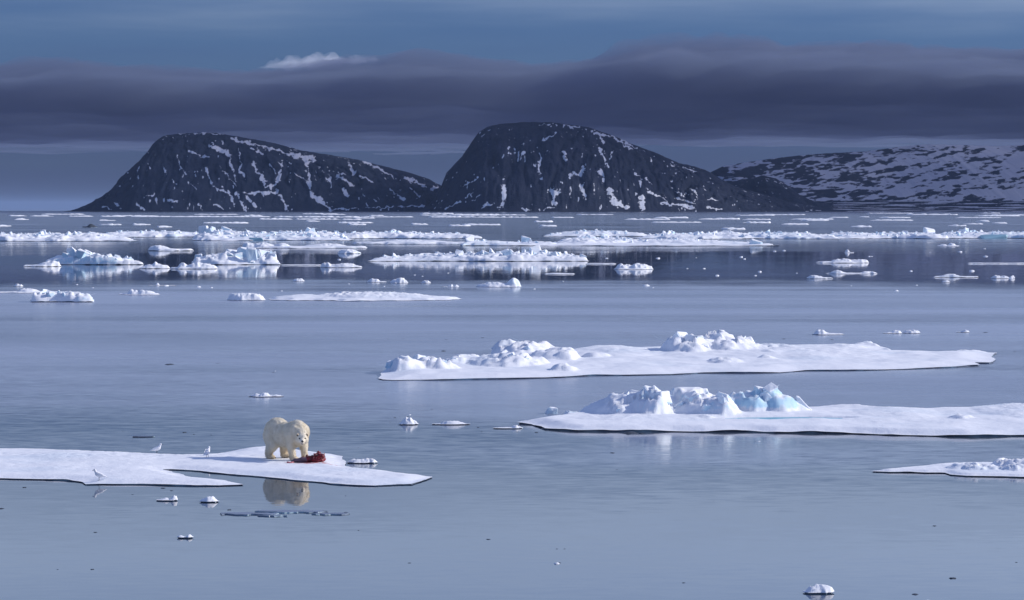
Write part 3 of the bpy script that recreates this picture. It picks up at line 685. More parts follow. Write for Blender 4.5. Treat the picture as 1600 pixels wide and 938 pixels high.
# --- small pieces in the open water
raft('rounded block of ice alone at the bottom right', 1256, 1307, 924, .55, [(1258,1272,1290,922,915,.3,.9,.2),(1270,1283,1306,922,914,.3,1,.2),(1285,1297,1308,922,917,.25,.9,.1)], 41, 0.07, name='ice_chunk', cat='ice chunk', under=.06)
raft('white ice lump cut by the bottom edge of the picture', 1440, 1459, 942, .3, [(1440,1449,1459,940,935,.2,.8,.1)], 42, 0.05, name='ice_chunk', cat='ice chunk', under=.05)
raft('flat ice scrap with an upright fin, below the bear floe', 243, 277, 782, .4, [(266,274,277.5,780,768,.10,.7,.2),(248,258,268,780,777,.15,.8,0)], 43, 0.03, name='ice_chunk', cat='ice chunk', under=.05)
raft('small peaked ice piece right of the finned scrap', 310, 342, 783, .45, [(312,325,341,781,773,.22,.9,.2)], 44, 0.05, name='ice_chunk', cat='ice chunk', under=.07)
raft('lumpy ice crumb lowest on the left, alone', 275, 302, 840, .25, [(275,280,288,838,835,.1,1,.2),(290,297,303,838,833,.12,1,.2)], 45, 0.03, name='ice_chunk', cat='ice chunk', under=.04)
raft('white lumpy ice piece between the bear and the right floes', 621, 654, 662, .7, [(624,636,646,661,650,.3,1,.3),(632,641,654,661,654,.3,1,.2)], 46, 0.06, name='ice_chunk', cat='ice chunk', under=.08)
raft('long flat ice strip left of the turquoise-hummock floe', 674, 735, 662, .6, [(690,703,725,661,657.5,.3,.7,0)], 47, 0.06, under=.10)
raft('scatter of low ice bits above the bear', 388, 441, 620, .9, [(392,400,408,619,614,.3,1,0),(405,414,422,619,612,.3,1,.2),(420,432,440,619,616,.3,1,0)], 48, 0.03, name='ice_chunk', cat='ice chunk', jit=.12)
raft('low lumpy ice strip beyond the right end of the long floe', 1270, 1321, 521.5, 1.2, [(1272,1281,1294,521,515,.5,.9,.2)], 49, 0.10)
raft('left one of two flat ice strips beyond the long floe', 1381, 1411, 520, .9, [(1395,1403,1411,519.5,516,.4,.9,.2)], 50, 0.08)
raft('right one of two flat ice strips beyond the long floe', 1411, 1440, 519.5, .9, [(1412,1425,1440,519,515.5,.4,.9,.2)], 51, 0.08)
raft('cluster of low crumbs far right beyond the long floe', 1495, 1517, 519, .8, [(1503,1508,1514,518.5,514.5,.3,1,.2)], 52, 0.05)
for k, (x0_, x1_, y_, dp, lb) in enumerate([(336, 432, 805, .50, 'long thin dark sliver of new ice left below the bear reflection'), (395, 512, 801, .45, 'thin dark sliver of new ice just under the bear reflection'), (404, 446, 807, .30, 'short dark ice sliver lowest below the bear reflection'), (490, 538, 805, .45, 'thin dark ice sliver right below the bear reflection')]):
    raft(lb, x0_, x1_, y_, dp, [], 153 + k, 0.006, mat=M['thin'], name='thin_ice_sheet', cat='thin ice', jit=.22, under=.0, roll=.002)
raft('small dark sheet of new ice beyond the three gulls', 206, 240, 683, .4, [], 54, 0.012, mat=M['thin'], name='thin_ice_sheet', cat='thin ice', under=.03, roll=.003)

# --- middle distance
rubble('tallest jagged ice pile at the left with a blue tilted block', 68, 224, 414, 9.0, [(68,3),(80,7),(95,15),(113,24),(125,30),(134,26),(145,20),(160,15),(175,11),(190,10),(205,8),(224,2)], 34, 61, extra=[(125,31,17,-.5,.5),(115,25,16,-.35,.25),(134,20,14,.4,.4),(168,14,8,.1,.15),(182,13,7,0,.2),(150,15,12,.5,.4),(100,14,20,-.3,.2)], size=(.3,.5))
raft('low white tongue left of the jagged ice pile', 34, 92, 414.5, 4.0, [(60,85,98,413.5,407,1.2,.7,0)], 62, 0.25, under=.3)
raft('low floe with one knob right of the jagged ice pile', 214, 264, 418, 3.5, [(238,243,247,415,408,.6,.6,.2),(225,245,262,416,412,1.2,.8,0)], 63, 0.2, under=.3)
rubble('rounded bluish iceberg with a notched top, second from left', 300, 440, 414, 10.0, [(300,6),(312,13),(325,13),(345,15),(358,18),(372,21),(388,24),(400,23),(415,20),(428,16),(436,9),(440,2)], 20, 64, extra=[(385,24,34,.15,.5),(412,20,40,.35,.45),(394,27,18,-.1,.25),(311,14,14,-.1,.5),(365,19,26,.1,.6),(345,11,14,0,.2),(330,12,18,.2,.4)], size=(.25,.5), hfill=.8)
raft('white lumps in front of the notched bluish iceberg', 262, 338, 418, 4.5, [(278,286,294,416,409,1.0,.8,.1),(292,305,320,416,408,1.2,.8,.1),(310,320,338,416.5,411,1.0,.8,0)], 65, 0.25, under=.3)
raft('thin flat strip trailing right of the notched bluish iceberg', 438, 502, 414, 2.5, [], 66, 0.12)
raft('small lumpy floe on the strip left of the long rubble floe', 498, 566, 416.5, 4.0, [(500,508,520,415,409,1.0,1,.2),(515,535,560,415.5,411,1.2,1,.2)], 67, 0.2)
rubble('long white floe with a high rubble ridge in the centre distance', 576, 919, 408.5, 16.0, [(576,2),(600,5),(622,11),(645,12),(660,12),(690,13),(718,16),(740,14),(775,17),(806,18),(836,21),(852,17),(870,13),(895,11),(912,9),(919,3)], 80, 68, extra=[(837,21,22,-.2,.5),(806,16,26,.15,.45),(775,17,26,.1,.5),(872,10,10,0,.4),(720,16,16,-.2,.5),(757,14,18,.2,.3),(910,9,12,.3,.2)], size=(.3,.6), flat=.15)
raft('grey lumpy raft right of the long rubble floe', 960, 1023, 420, 7.0, [(962,972,990,416,409,1.5,1,.3),(980,998,1015,417,409,1.5,1,.3),(1000,1010,1022,418,413,1.2,1,.2)], 69, 0.15)
raft('thin strip between the long rubble floe and the grey raft', 915, 963, 411.5, 1.5, [], 70, 0.15)
raft('flat pale floe below the right end of the long rubble floe', 850, 899, 427.5, 2.5, [], 71, 0.12)
raft('low floe with a big rounded ice boulder', 744, 815, 446.5, 3.0, [(792,803,815,446,431,1.0,.35,.5),(745,775,800,446,441,.8,.8,.2)], 72, 0.18)
raft('left of two small ice bits before the long rubble floe', 571, 604, 440, 1.5, [(575,583,592,438.5,434,.6,1,.2)], 73, 0.1)
raft('right of two small ice bits before the long rubble floe', 608, 638, 441, 1.8, [(610,626,637,440,432.5,.7,.9,.2)], 74, 0.12)
raft('tiny ice bit just right of the pair of small bits', 655, 674, 441.5, 1.0, [(660,666,672,441,437.5,.4,1,.2)], 75, 0.08)
raft('tiny ice crumbs above the low peaked floe', 690, 718, 448, 1.0, [(700,704,708,447.5,444,.3,1,.2),(709,713,717,447.5,444.5,.3,1,.2)], 76, 0.06)
raft('long low white floe with a gentle peak left of centre', 414, 716, 467.5, 12.0, [(500,544,560,463,455,2.2,.8,.2),(515,570,690,464,456,3.5,.5,.1),(430,480,530,466,462,2.5,.5,0),(550,590,650,464,456.5,2.5,.6,0)], 77, 0.22, cell=.11, pts=40)
raft('small flat-topped floe left of the gently peaked floe', 352, 414, 466.5, 2.5, [(353,372,395,464,458.5,1.2,.8,.1),(375,395,413,464.5,459,1.2,.8,.1)], 78, 0.2)
rubble('craggy white chunk at the far left in the middle distance', 45, 148, 472.5, 4.0, [(45,6),(55,11),(70,16),(85,17),(97,14),(115,11),(130,9),(142,8),(148,2)], 26, 79, size=(.25,.5), extra=[(82,15,18,.1,.5),(64,12,16,-.2,.4)], hfill=.85)
raft('thin floe with a hump behind the craggy chunk', -30, 122, 456.5, 3.0, [(30,42,60,455.5,449.5,1.2,.6,0)], 80, 0.12, pts=36)
raft('small lumpy ice raft between the craggy chunk and the flat-topped floe', 183, 248, 459, 2.2, [(200,208,216,457,450.5,.6,1,.2),(210,225,240,457.5,453,.7,1,.2)], 81, 0.15)
raft('tiny ice knob left of the craggy chunk', 20, 36, 447, 1.0, [(22,28,35,446.5,443,.5,.8,0)], 82, 0.08)
raft('low ice bit below the notched bluish iceberg', 455, 476, 439, 1.2, [(458,465,474,438.5,434.5,.5,1,.2)], 83, 0.08)
raft('thin ice scrap with a knob below the jagged ice pile', 230, 276, 446, 1.0, [(243,246,249,445.5,441,.4,1,.2)], 84, 0.06)
raft('dark-sided flat floe in the right middle distance', 1277, 1361, 409.5, 6.0, [(1300,1322,1335,407.5,403,1.4,.9,.2),(1325,1345,1360,408,405,1.2,.8,0)], 85, 0.2, under=.5)
raft('short bright ice strip below the dark-sided flat floe', 1260, 1303, 434, 1.8, [(1262,1270,1285,433,430,.6,.8,.1)], 86, 0.15)
raft('broken low ice raft right of the short bright strip', 1297, 1373, 427.5, 5.0, [(1298,1308,1320,426,420.5,1.2,1,.2),(1345,1355,1370,426,422.5,1.2,1,.1)], 87, 0.08, jit=.8)
raft('long thin ice strip at the right edge in the middle distance', 1511, 1640, 411, 2.0, [], 88, 0.15, pts=36)
raft('dark-edged thin floe at the right below the long strip', 1460, 1532, 432, 2.0, [(1470,1485,1500,431,428.5,.8,.8,0)], 89, 0.15, under=.4)
raft('spiky small ice piece at the far right middle distance', 1548, 1588, 434.5, 1.6, [(1550,1556,1562,433.5,428.5,.5,1,.3),(1562,1568,1576,433.5,430,.5,1,.2),(1578,1583,1588,433.5,428.5,.5,1,.2)], 90, 0.08)
raft('tiny ice splinter below the dark-edged thin floe', 1468, 1486, 441, .8, [(1472,1478,1484,440.5,437.5,.3,1,.2)], 91, 0.06)
raft('small spire of ice standing out of the water', 1319, 1336, 394.5, 2.0, [(1321,1324,1327,394,388,.5,.6,.3)], 92, 0.1)
raft('low cluster of ice knobs beneath the far rubble band', 1466, 1502, 384, 5.0, [(1482,1487,1493,383,378,1.2,.8,.3),(1468,1474,1480,383,381,1.2,.8,.1)], 93, 0.15)
raft('thin bluish floe between the rubble band and the left icebergs', 227, 299, 389.5, 9.0, [(230,245,265,387,383.5,2.0,.7,.4)], 94, 0.4, under=.5)
raft('long flat floe with low lumps above the notched iceberg', 372, 572, 385.5, 12.0, [(375,385,400,383,379.5,3,.9,.5),(395,410,430,383,379.5,3,.9,.2),(430,442,452,383,380,3,.8,.2),(480,510,540,383,381,4,.6,0)], 95, 0.4, pts=40)
raft('small white floe just above the strip of lumps', 526, 563, 394.5, 6.0, [(530,545,560,393,389.5,2,.7,.1)], 96, 0.3)

# --- the far rubble band
B = 'pack ice of the far rubble band'
rubble('left-edge stretch of the far rubble band with a dark smudge', -40, 205, 377.5, 60, [(-40,12),(0,13),(40,12),(85,14),(120,12),(142,14),(160,8),(185,5),(205,1)], 110, 101, 0.5, (.25,.5), B, flat=.1, extra=[(143,12,16,.3,.5)])
rubble('low stretch of the far rubble band left of the high one', 150, 330, 371, 60, [(150,5),(190,8),(220,9),(250,9),(280,8),(310,6),(330,2)], 70, 102, 0.5, (.3,.6), B)
rubble('highest stretch of the far rubble band with a small teal block', 296, 545, 376.5, 75, [(296,3),(306,16),(320,19),(345,17),(360,18),(375,12),(400,11),(425,14),(450,13),(485,15),(510,11),(535,8),(545,3)], 130, 103, 0.5, (.25,.5), B, teal=[(388,413,7)], extra=[(318,20,18,-.2,.5),(352,18,20,.2,.5)])
rubble('stretch of the far rubble band with a wide teal block', 470, 750, 373.5, 70, [(470,5),(500,8),(530,10),(560,11),(590,8),(615,11),(640,10),(665,7),(700,7),(730,6),(750,2)], 120, 104, 0.5, (.3,.6), B, teal=[(476,500,7)])
raft('thin straight ice sheet below the middle of the far rubble band', 545, 735, 378.8, 16, [(600,640,700,377.5,376,5,.6,0)], 105, 0.5, group=B, pts=40)
rubble('flat snowy floe with a sharp triangular block at its left', 720, 868, 384.5, 34, [(720,3),(734,9),(750,7),(775,4),(800,5),(818,13),(832,10),(850,6),(868,3)], 36, 106, 0.4, (.25,.5), B, extra=[(734,14,16,-.4,.2),(822,12,22,.1,.6)], flat=.1)
rubble('broad flat snow floe with a rubble ridge behind, right of centre', 838, 1212, 384.8, 70, [(838,4),(860,6),(885,10),(905,12),(922,15),(945,12),(962,12),(985,9),(1000,8),(1030,7),(1060,9),(1100,6),(1150,4),(1180,8),(1195,6),(1212,1)], 130, 107, 0.4, (.3,.55), B, flat=.35, extra=[(1182,9,22,.2,.1),(922,13,18,.3,.7)])
rubble('thin rubble stretch behind the broad snow floe', 850, 1010, 370, 60, [(850,2),(880,6),(920,9),(960,9),(990,6),(1010,2)], 60, 108, 0.5, (.3,.6), B)
rubble('rubble stretch linking the broad snow floe and the right band', 1000, 1310, 374, 70, [(1000,3),(1040,8),(1062,10),(1100,8),(1125,11),(1150,9),(1185,11),(1215,10),(1250,9),(1290,8),(1310,3)], 130, 109, 0.5, (.3,.6), B)
rubble('rubble stretch right of the linking one, with a rounded hump', 1290, 1480, 373.5, 60, [(1290,3),(1310,9),(1340,8),(1370,9),(1400,7),(1430,9),(1450,13),(1470,9),(1480,3)], 90, 110, 0.5, (.3,.6), B, extra=[(1452,13,22,.2,.5)])
rubble('right-edge stretch of the far rubble band with a long teal block', 1465, 1660, 372.8, 60, [(1465,3),(1490,8),(1505,11),(1530,9),(1555,12),(1575,9),(1600,8),(1660,7)], 90, 111, 0.5, (.3,.6), B, teal=[(1531,1577,8)], extra=[(1504,12,14,-.2,.5)])
raft('dark dirty ice hump with an upright fin, before the left mountain', 126, 149, 354.5, 18, [(137,142,148,354,349.5,6,.6,0),(125,127,129,354,346.5,4,.6,0)], 112, 0.4, mat=M['dark'], name='dirty_ice', cat='ice')
slab(bpy.context.scene.objects[-1] if False else raft('flat pale strip right of the dirty ice hump', 150, 186, 350.5, 20, [], 113, 0.5), [(166,350.5),(170,349.4),(175,349.3),(178,350.5)], 350.4, 4.0, 'ice_ridge', M['block'])

# --- thin far strips on the way to the shore
G = 'thin far ice strips before the shore'
r = random.Random(5)
far = [(8,36,337.6),(42,78,337.9),(102,140,338.2),(152,192,338.4),(200,268,338.6),(262,330,338.8),(318,420,338.9),(425,520,339.2),(455,560,339.4),(560,645,339.2),(668,742,339.4),(735,812,339.6),(800,842,339.8),(862,898,340.0),(1024,1078,340.6),(1094,1128,342.6),(1120,1160,342.4),(1348,1362,339.2),(1255,1300,344.5),(1300,1330,340),(1380,1428,340.2),(1500,1570,340.2),(1535,1550,345.8),(835,865,346.6),(640,668,350.5),(540,570,350.8),(700,735,352.5),(1130,1168,357.8),(1335,1366,354),(1225,1268,350.5),(500,540,335.4),(900,960,335.6),(1180,1260,335.8),(60,130,335.2),(700,780,335.2),(1420,1500,335.6),(300,372,335.3),(1020,1100,347.5),(240,262,354.5),(1515,1540,350)]
for k in range(34):
    a_ = r.uniform(-20, 1580); y_ = r.choice((333.6, 334.4, 336.6, 337.2, 341.0, 342.8, 344.6, 346.0, 348.4, 351.0, 353.0)) + r.uniform(-.4, .4); far.append((a_, a_ + r.uniform(18, 75), y_))
strip_label = ordinal_labels(far, [(336, 'white ice strip in the row nearest the shore'), (341.5, 'white ice strip in the second row from the shore'), (349, 'white ice strip well beyond the far rubble band'), (999, 'low white ice strip close beyond the far rubble band')], lambda t: t[2], lambda t: (t[0] + t[1]) / 2)
for i, (a, b, y) in enumerate(far):
    d = P(800, y)[1]; h = r.uniform(1.0, 2.2); n = max(2, int((b - a) / 9))
    hum = []
    for k in range(n):
        c = a + (b - a) * (k + r.uniform(.25, .75)) / n; w = r.uniform(3, 8)
        hum.append((c - w, c, c + w, y - 0.05, y - 0.05 - h * r.uniform(.4, 1.2), d * .006, 1, r.choice((0, 0, .4))))
    raft(strip_label[i], a, b, y, min(d * .02, 60), hum, 200 + i, 0.35, G, cell=max(.5, d / FPX * 1.6), under=.3)

# ------------------------------------------------------------------ animals
def blend_mesh(name, blobs, voxel, smooth, mat, noise=0.0, nscale=8.0):
    """one continuous skin over overlapping ellipsoids (centre, radii, rotation) and tapered limbs"""
    import bmesh
    bm = bmesh.new()
    for b in blobs:
        if b[0] == 'e':
            _, c, rad, rot = b
            mt = Matrix.Translation(c) @ Euler(rot).to_matrix().to_4x4() @ Matrix.Diagonal((*rad, 1))
            bmesh.ops.create_icosphere(bm, subdivisions=3, radius=1.0, matrix=mt)
        else:
            pts = b[1]
            for (p0, r0), (p1, r1) in zip(pts[:-1], pts[1:]):
                p0, p1 = Vector(p0), Vector(p1); L = (p1 - p0).length; k = max(2, int(L / (0.35 * min(r0, r1))))
                for i in range(k + 1):
                    t = i / k; rr = r0 + (r1 - r0) * t
                    bmesh.ops.create_icosphere(bm, subdivisions=2, radius=rr, matrix=Matrix.Translation(p0.lerp(p1, t)))
    me = bpy.data.meshes.new(name + '_raw'); bm.to_mesh(me); bm.free()
    o = bpy.data.objects.new(name + '_raw', me); COL.objects.link(o)
    m = o.modifiers.new('r', 'REMESH'); m.mode = 'VOXEL'; m.voxel_size = voxel
    m = o.modifiers.new('s', 'SMOOTH'); m.factor = 0.5; m.iterations = smooth
    dg = bpy.context.evaluated_depsgraph_get(); ev = o.evaluated_get(dg)
    out = bpy.data.meshes.new_from_object(ev); out.name = name
    bpy.data.objects.remove(o); bpy.data.meshes.remove(me)
    if noise:
        n = len(out.vertices); co = np.empty(n * 3, np.float32); out.vertices.foreach_get('co', co); co = co.reshape(-1, 3)
        no = np.empty(n * 3, np.float32); out.vertices.foreach_get('normal', no); no = no.reshape(-1, 3)
        co = co + no * (noise * fbm(co[:, 0] * nscale, co[:, 1] * nscale, co[:, 2] * nscale, 3))[:, None]
        out.vertices.foreach_set('co', co.astype(np.float32).ravel()); out.update()
    out.polygons.foreach_set('use_smooth', np.ones(len(out.polygons), dtype=bool))
    out.materials.clear(); out.materials.append(mat)
    return out
def ball(name, c, rad, mat, parent, rot=(0, 0, 0), seg=2):
    import bmesh
    bm = bmesh.new(); bmesh.ops.create_icosphere(bm, subdivisions=seg, radius=1.0, matrix=Euler(rot).to_matrix().to_4x4() @ Matrix.Diagonal((*rad, 1)))
    me = bpy.data.meshes.new(name); bm.to_mesh(me); bm.free(); me.materials.append(mat)
    me.polygons.foreach_set('use_smooth', np.ones(len(me.polygons), dtype=bool))
    return link(name, me, parent, c)
def tube(name, pts, mat, parent, seg=8):
    V, F = [], []
    P_ = [Vector(p) for p, _ in pts]
    for i, (p, r_) in enumerate(pts):
        t = (P_[min(i + 1, len(P_) - 1)] - P_[max(i - 1, 0)]).normalized()
        a = t.orthogonal().normalized(); b = t.cross(a)
        for k in range(seg):
            w = 2 * math.pi * k / seg; V.append(P_[i] + (a * math.cos(w) + b * math.sin(w)) * r_)
    n = len(pts)
    for i in range(n - 1):
        for k in range(seg): F.append((i * seg + k, i * seg + (k + 1) % seg, (i + 1) * seg + (k + 1) % seg, (i + 1) * seg + k))
    F.append(tuple(range(seg - 1, -1, -1))); F.append(tuple((n - 1) * seg + k for k in range(seg)))
    return link(name, mesh(name, V, F, mat), parent)

def mat_fur():
    t = NT('bear_fur'); p = t.add('ShaderNodeTexCoord').outputs['Object']; z = t.add('ShaderNodeSeparateXYZ', {0: p}).outputs['Z']
    n = t.noise(t.mapping(p, (1, 1, 0.45)), 9.0, 4.0).outputs['Fac']; st = t.noise(t.mapping(p, (1, 1, 0.2)), 60.0, 2.0).outputs['Fac']
    c = t.mix(n, (0.70, 0.61, 0.44, 1), (0.85, 0.79, 0.65, 1))
    c = t.mix(t.rng(t.math('MULTIPLY_ADD', t.math('SUBTRACT', n, 0.5), 0.5, z), 0.10, 0.55, 0.55, 0.0), c, (0.64, 0.46, 0.26, 1))   # yellowed legs
    t.set('Base Color', c); t.set('Roughness', 0.85); t.set('Specular IOR Level', 0.15)
    t.set('Sheen Weight', 0.25); t.set('Sheen Roughness', 0.5)
    t.bump(t.math('MULTIPLY_ADD', st, 0.5, n), 0.5, 0.02)
    return t.m
M['fur'] = mat_fur()
M['earskin'] = mat_plain('ear_skin', (.16, .12, .09), .8)
M['black'] = mat_plain('black_skin', (0.012, 0.011, 0.012), 0.35, 0.5)
M['muzzle'] = mat_plain('muzzle_fur', (0.42, 0.36, 0.28), 0.8, 0.2, .2, 30)

hd = -R(45)
bcx, bcy = -7.57, 97.80
root = bpy.data.objects.new('polar_bear', None); COL.objects.link(root)
root.location = (bcx, bcy, 0); root.rotation_euler = (0, 0, hd); root.empty_display_size = .3
tag(root, 'cream polar bear standing on the left floe, head turned to the viewer', 'polar bear')
def foot_z(lx, ly):
    c, s_ = math.cos(hd), math.sin(hd)
    return ground_z(bear_floe, bcx + lx * c - ly * s_, bcy + lx * s_ + ly * c)
FZ = {k: foot_z(*p) for k, p in dict(fr=(.62, -.25), fl=(.66, .26), rr=(-.58, -.28), rl=(-.46, .28)).items()}
gz = sum(FZ.values()) / 4
hc = Vector((1.18, -0.35, 0.77 + gz)); fd = Vector((0.757, -0.65, -0.04)).normalized(); sd_ = Vector((fd.y, -fd.x, 0)).normalized(); ud = sd_.cross(fd)
if ud.z < 0: ud = -ud
def hp(a, b, c): return tuple(hc + fd * a + sd_ * b + ud * c)      # head frame: forward, right, up
Z = gz
blobs = [('e', (-.50, 0, .89 + Z), (.50, .40, .48), (0, -.1, 0)), ('e', (-.62, 0, .80 + Z), (.38, .40, .45), (0, 0, 0)),
         ('e', (-.10, 0, .82 + Z), (.62, .41, .42), (0, 0, 0)), ('e', (.30, 0, .84 + Z), (.50, .38, .44), (0, 0, 0)),
         ('e', (.52, 0, .93 + Z), (.36, .34, .41), (0, 0, 0)), ('e', (.54, 0, 1.13 + Z), (.25, .23, .21), (0, 0, 0)), ('e', (.60, .14, .95 + Z), (.27, .24, .28), (0, 0, 0)), ('e', (.56, -.16, .95 + Z), (.27, .22, .28), (0, 0, 0)),
         ('e', (.70, -.04, .80 + Z), (.28, .28, .30), (0, 0, 0)),
         ('l', [((.60, -.02, .97 + Z), .28), ((.86, -.12, .88 + Z), .205), (hp(-.12, 0, -.01), .150)]),
         ('e', hp(0, 0, .012), (.172, .168, .155), (0, 0, 0)), ('e', hp(-.02, .09, -.05), (.115, .115, .12), (0, 0, 0)), ('e', hp(-.02, -.09, -.05), (.115, .115, .12), (0, 0, 0)),
         ('l', [(hp(.10, 0, -.030), .112), (hp(.22, 0, -.050), .090), (hp(.34, 0, -.062), .074)]),
         ('l', [(hp(.10, 0, -.10), .075), (hp(.27, 0, -.115), .055)]),
         ('e', (-1.03, 0, .82 + Z), (.07, .06, .10), (0, 0, 0))]
for s_, k in ((-1, 'fr'), (1, 'fl')):
    dx = 0.04 * (s_ > 0)
    blobs += [('l', [((.50, .22 * s_, .84 + Z), .22), ((.49 + dx, .265 * s_, .52 + Z), .150), ((.55 + dx, .25 * s_, .24 + Z), .112), ((.58 + dx, .25 * s_, .10 + FZ[k]), .112)]),
              ('e', (.65 + dx, .25 * s_, .065 + FZ[k]), (.17, .125, .075), (0, 0, 0))]
for s_, k in ((-1, 'rr'), (1, 'rl')):
    dx = 0.12 * (s_ > 0)
    blobs += [('l', [((-.56, .20 * s_, .76 + Z), .30), ((-.44 + dx * .5, .27 * s_, .48 + Z), .205), ((-.62 + dx, .28 * s_, .24 + Z), .135), ((-.60 + dx, .28 * s_, .10 + FZ[k]), .128)]),
              ('e', (-.52 + dx, .28 * s_, .065 + FZ[k]), (.19, .125, .075), (0, 0, 0))]
body = blend_mesh('body', blobs, 0.022, 6, M['fur'], 0.012, 9.0)
link('body', body, root)
ball('nose', hp(.398, 0, -.045), (.040, .048, .038), M['black'], root)
ball('mouth', hp(.335, 0, -.125), (.045, .046, .024), M['black'], root, (0, 0, math.atan2(fd.y, fd.x)))
ball('muzzle_patch', hp(.312, 0, -.062), (.085, .074, .068), M['muzzle'], root, (0, 0, math.atan2(fd.y, fd.x)))
for s_ in (-1, 1):
    ball('eye', hp(.150, .090 * s_, .025), (.030, .034, .026), M['black'], root)
    yaw_ = math.atan2(fd.y, fd.x)
    ear = ball('ear', hp(-.045, .158 * s_, .118), (.034, .050, .058), M['fur'], root, (.35 * s_, 0, yaw_), 3)
    ball('ear_hollow', tuple(fd * .026 + sd_ * .004 * s_ - Vector((0, 0, .004))), (.014, .028, .034), M['earskin'], ear, (.35 * s_, 0, yaw_))
claw_me = None
for (lx, ly, k) in ((.80, -.25, 'fr'), (.84, .25, 'fl'), (-.34, -.28, 'rr'), (-.22, .28, 'rl')):
    for j in range(5):
        yy = ly + (j - 2) * .043
        xx = lx - abs(j - 2) * .018
        if claw_me is None:
            claw_me = tube('claw', [((0, 0, .03), .011), ((.03, 0, .024), .009), ((.055, 0, .006), .002)], M['black'], root, 6).data
            bpy.data.objects.remove(bpy.data.objects['claw'])
        link('claw', claw_me, root, (xx, yy, FZ[k] + .012))
# guard hairs along the coat, too many to count
def fur_coat(me, n, length, seed):
    rs = np.random.default_rng(seed); nf = len(me.polygons)
    ar = np.empty(nf, np.float32); me.polygons.foreach_get('area', ar); ce = np.empty(nf * 3, np.float32); me.polygons.foreach_get('center', ce); ce = ce.reshape(-1, 3)
    no = np.empty(nf * 3, np.float32); me.polygons.foreach_get('normal', no); no = no.reshape(-1, 3)
    ok = np.linalg.norm(ce - np.array(hp(.30, 0, -.06)), axis=1) > .17
    pr = ar * ok; i = rs.choice(nf, n, p=pr / pr.sum())
    c = ce[i] + rs.normal(0, .006, (n, 3)); d = no[i] * .55 + np.array([-.35, 0, -.75]) + rs.normal(0, .25, (n, 3)); d /= np.linalg.norm(d, axis=1)[:, None]
    d = d + no[i] * np.clip(0.25 - (d * no[i]).sum(1), 0, 2)[:, None]
    L = length * rs.uniform(.5, 1.3, n)[:, None] * np.where(np.linalg.norm(ce[i] - np.array(hc), axis=1) < .27, .45, 1.0)[:, None]
    w = np.cross(d, rs.normal(size=(n, 3))); w /= np.linalg.norm(w, axis=1)[:, None]; w *= .0022
    V = np.stack([c - w, c + w, c + d * L], 1).reshape(-1, 3)
    return V, np.arange(3 * n).reshape(-1, 3)
fv, ff = fur_coat(body, 60000, .042, 3)
tag(link('fur', mesh('fur', fv, ff, M['fur'], False), root), kind='stuff')

# the carcass it is feeding on
M['flesh'] = NT('raw_flesh').m
def _flesh():
    t = NT('raw_flesh'); p = t.add('ShaderNodeTexCoord').outputs['Object']
    n = t.noise(p, 7.0, 4.0).outputs['Fac']; n2 = t.noise(p, 22.0, 3.0).outputs['Fac']
    c = t.mix(t.rng(n, .35, .62), (0.030, 0.004, 0.006, 1), (0.24, 0.016, 0.024, 1))
    c = t.mix(t.rng(n2, .62, .74), c, (0.42, 0.15, 0.16, 1))
    t.set('Base Color', c); t.set('Roughness', .38); t.set('Specular IOR Level', .4); t.bump(n2, .7, .03); return t.m
M['flesh'] = _flesh()
M['hide'] = mat_plain('grey_hide', (0.13, 0.085, 0.11), .5, .4, .4, 9, .02)
M['bone'] = mat_plain('bloody_bone', (0.50, 0.24, 0.22), .5, .3, .3, 12)
cz = ground_z(bear_floe, meat_x, meat_y)
car = bpy.data.objects.new('seal_carcass', None); COL.objects.link(car); car.location = (meat_x, meat_y, cz); car.empty_display_size = .2
tag(car, 'torn dark red carcass lying at the front paws of the bear', 'carcass')
rr_ = random.Random(9)
bl = [('e', (.05, 0, .08), (.40, .24, .11), (0, 0, 0)), ('e', (.22, .02, .15), (.22, .18, .13), (0, 0, 0)), ('e', (-.28, -.02, .07), (.22, .17, .09), (0, 0, 0))]
for i in range(26):
    a = rr_.uniform(-.30, .42); hgt = .12 + .22 * max(0, min(1, (a + .25) / .45))
    bl.append(('e', (a, rr_.uniform(-.17, .15), rr_.uniform(.03, hgt)), (rr_.uniform(.05, .11), rr_.uniform(.05, .10), rr_.uniform(.04, .08)), (rr_.uniform(0, 3), rr_.uniform(0, 3), 0)))
link('flesh', blend_mesh('flesh', bl, .018, 2, M['flesh'], .02, 14.0), car)
link('hide', blend_mesh('hide', [('e', (-.42, -.06, .055), (.24, .16, .075), (0, .1, .3)), ('e', (-.24, -.13, .09), (.20, .09, .08), (0, .2, .2)), ('e', (-.58, -.03, .03), (.14, .10, .045), (0, 0, 0))], .02, 3, M['hide'], .012, 12.0), car)
for i in range(5):
    x = .06 + i * .085; tube('rib', [((x + .02 * math.sin(k), -.20 + .05 * k, .05 + .24 * math.sin(.35 + k * .42)), .013) for k in range(6)], M['bone'], car, 6)
sc_x, sc_y = P(453, 722.5, .13)[:2]
scrap = link('meat_scrap', blend_mesh('meat_scrap', [('e', (0, 0, .015), (.11, .07, .025), (0, 0, 0)), ('e', (.07, .02, .02), (.07, .05, .03), (0, 0, .4)), ('e', (-.06, -.01, .02), (.05, .05, .03), (0, 0, 0))], .012, 2, mat_plain('pink_flesh', (.52, .20, .21), .45, .4, .4, 20), .01, 20.0), None, (sc_x, sc_y, ground_z(bear_floe, sc_x, sc_y)))
tag(scrap, 'small pink scrap of meat on the snow left of the carcass', 'meat scrap')

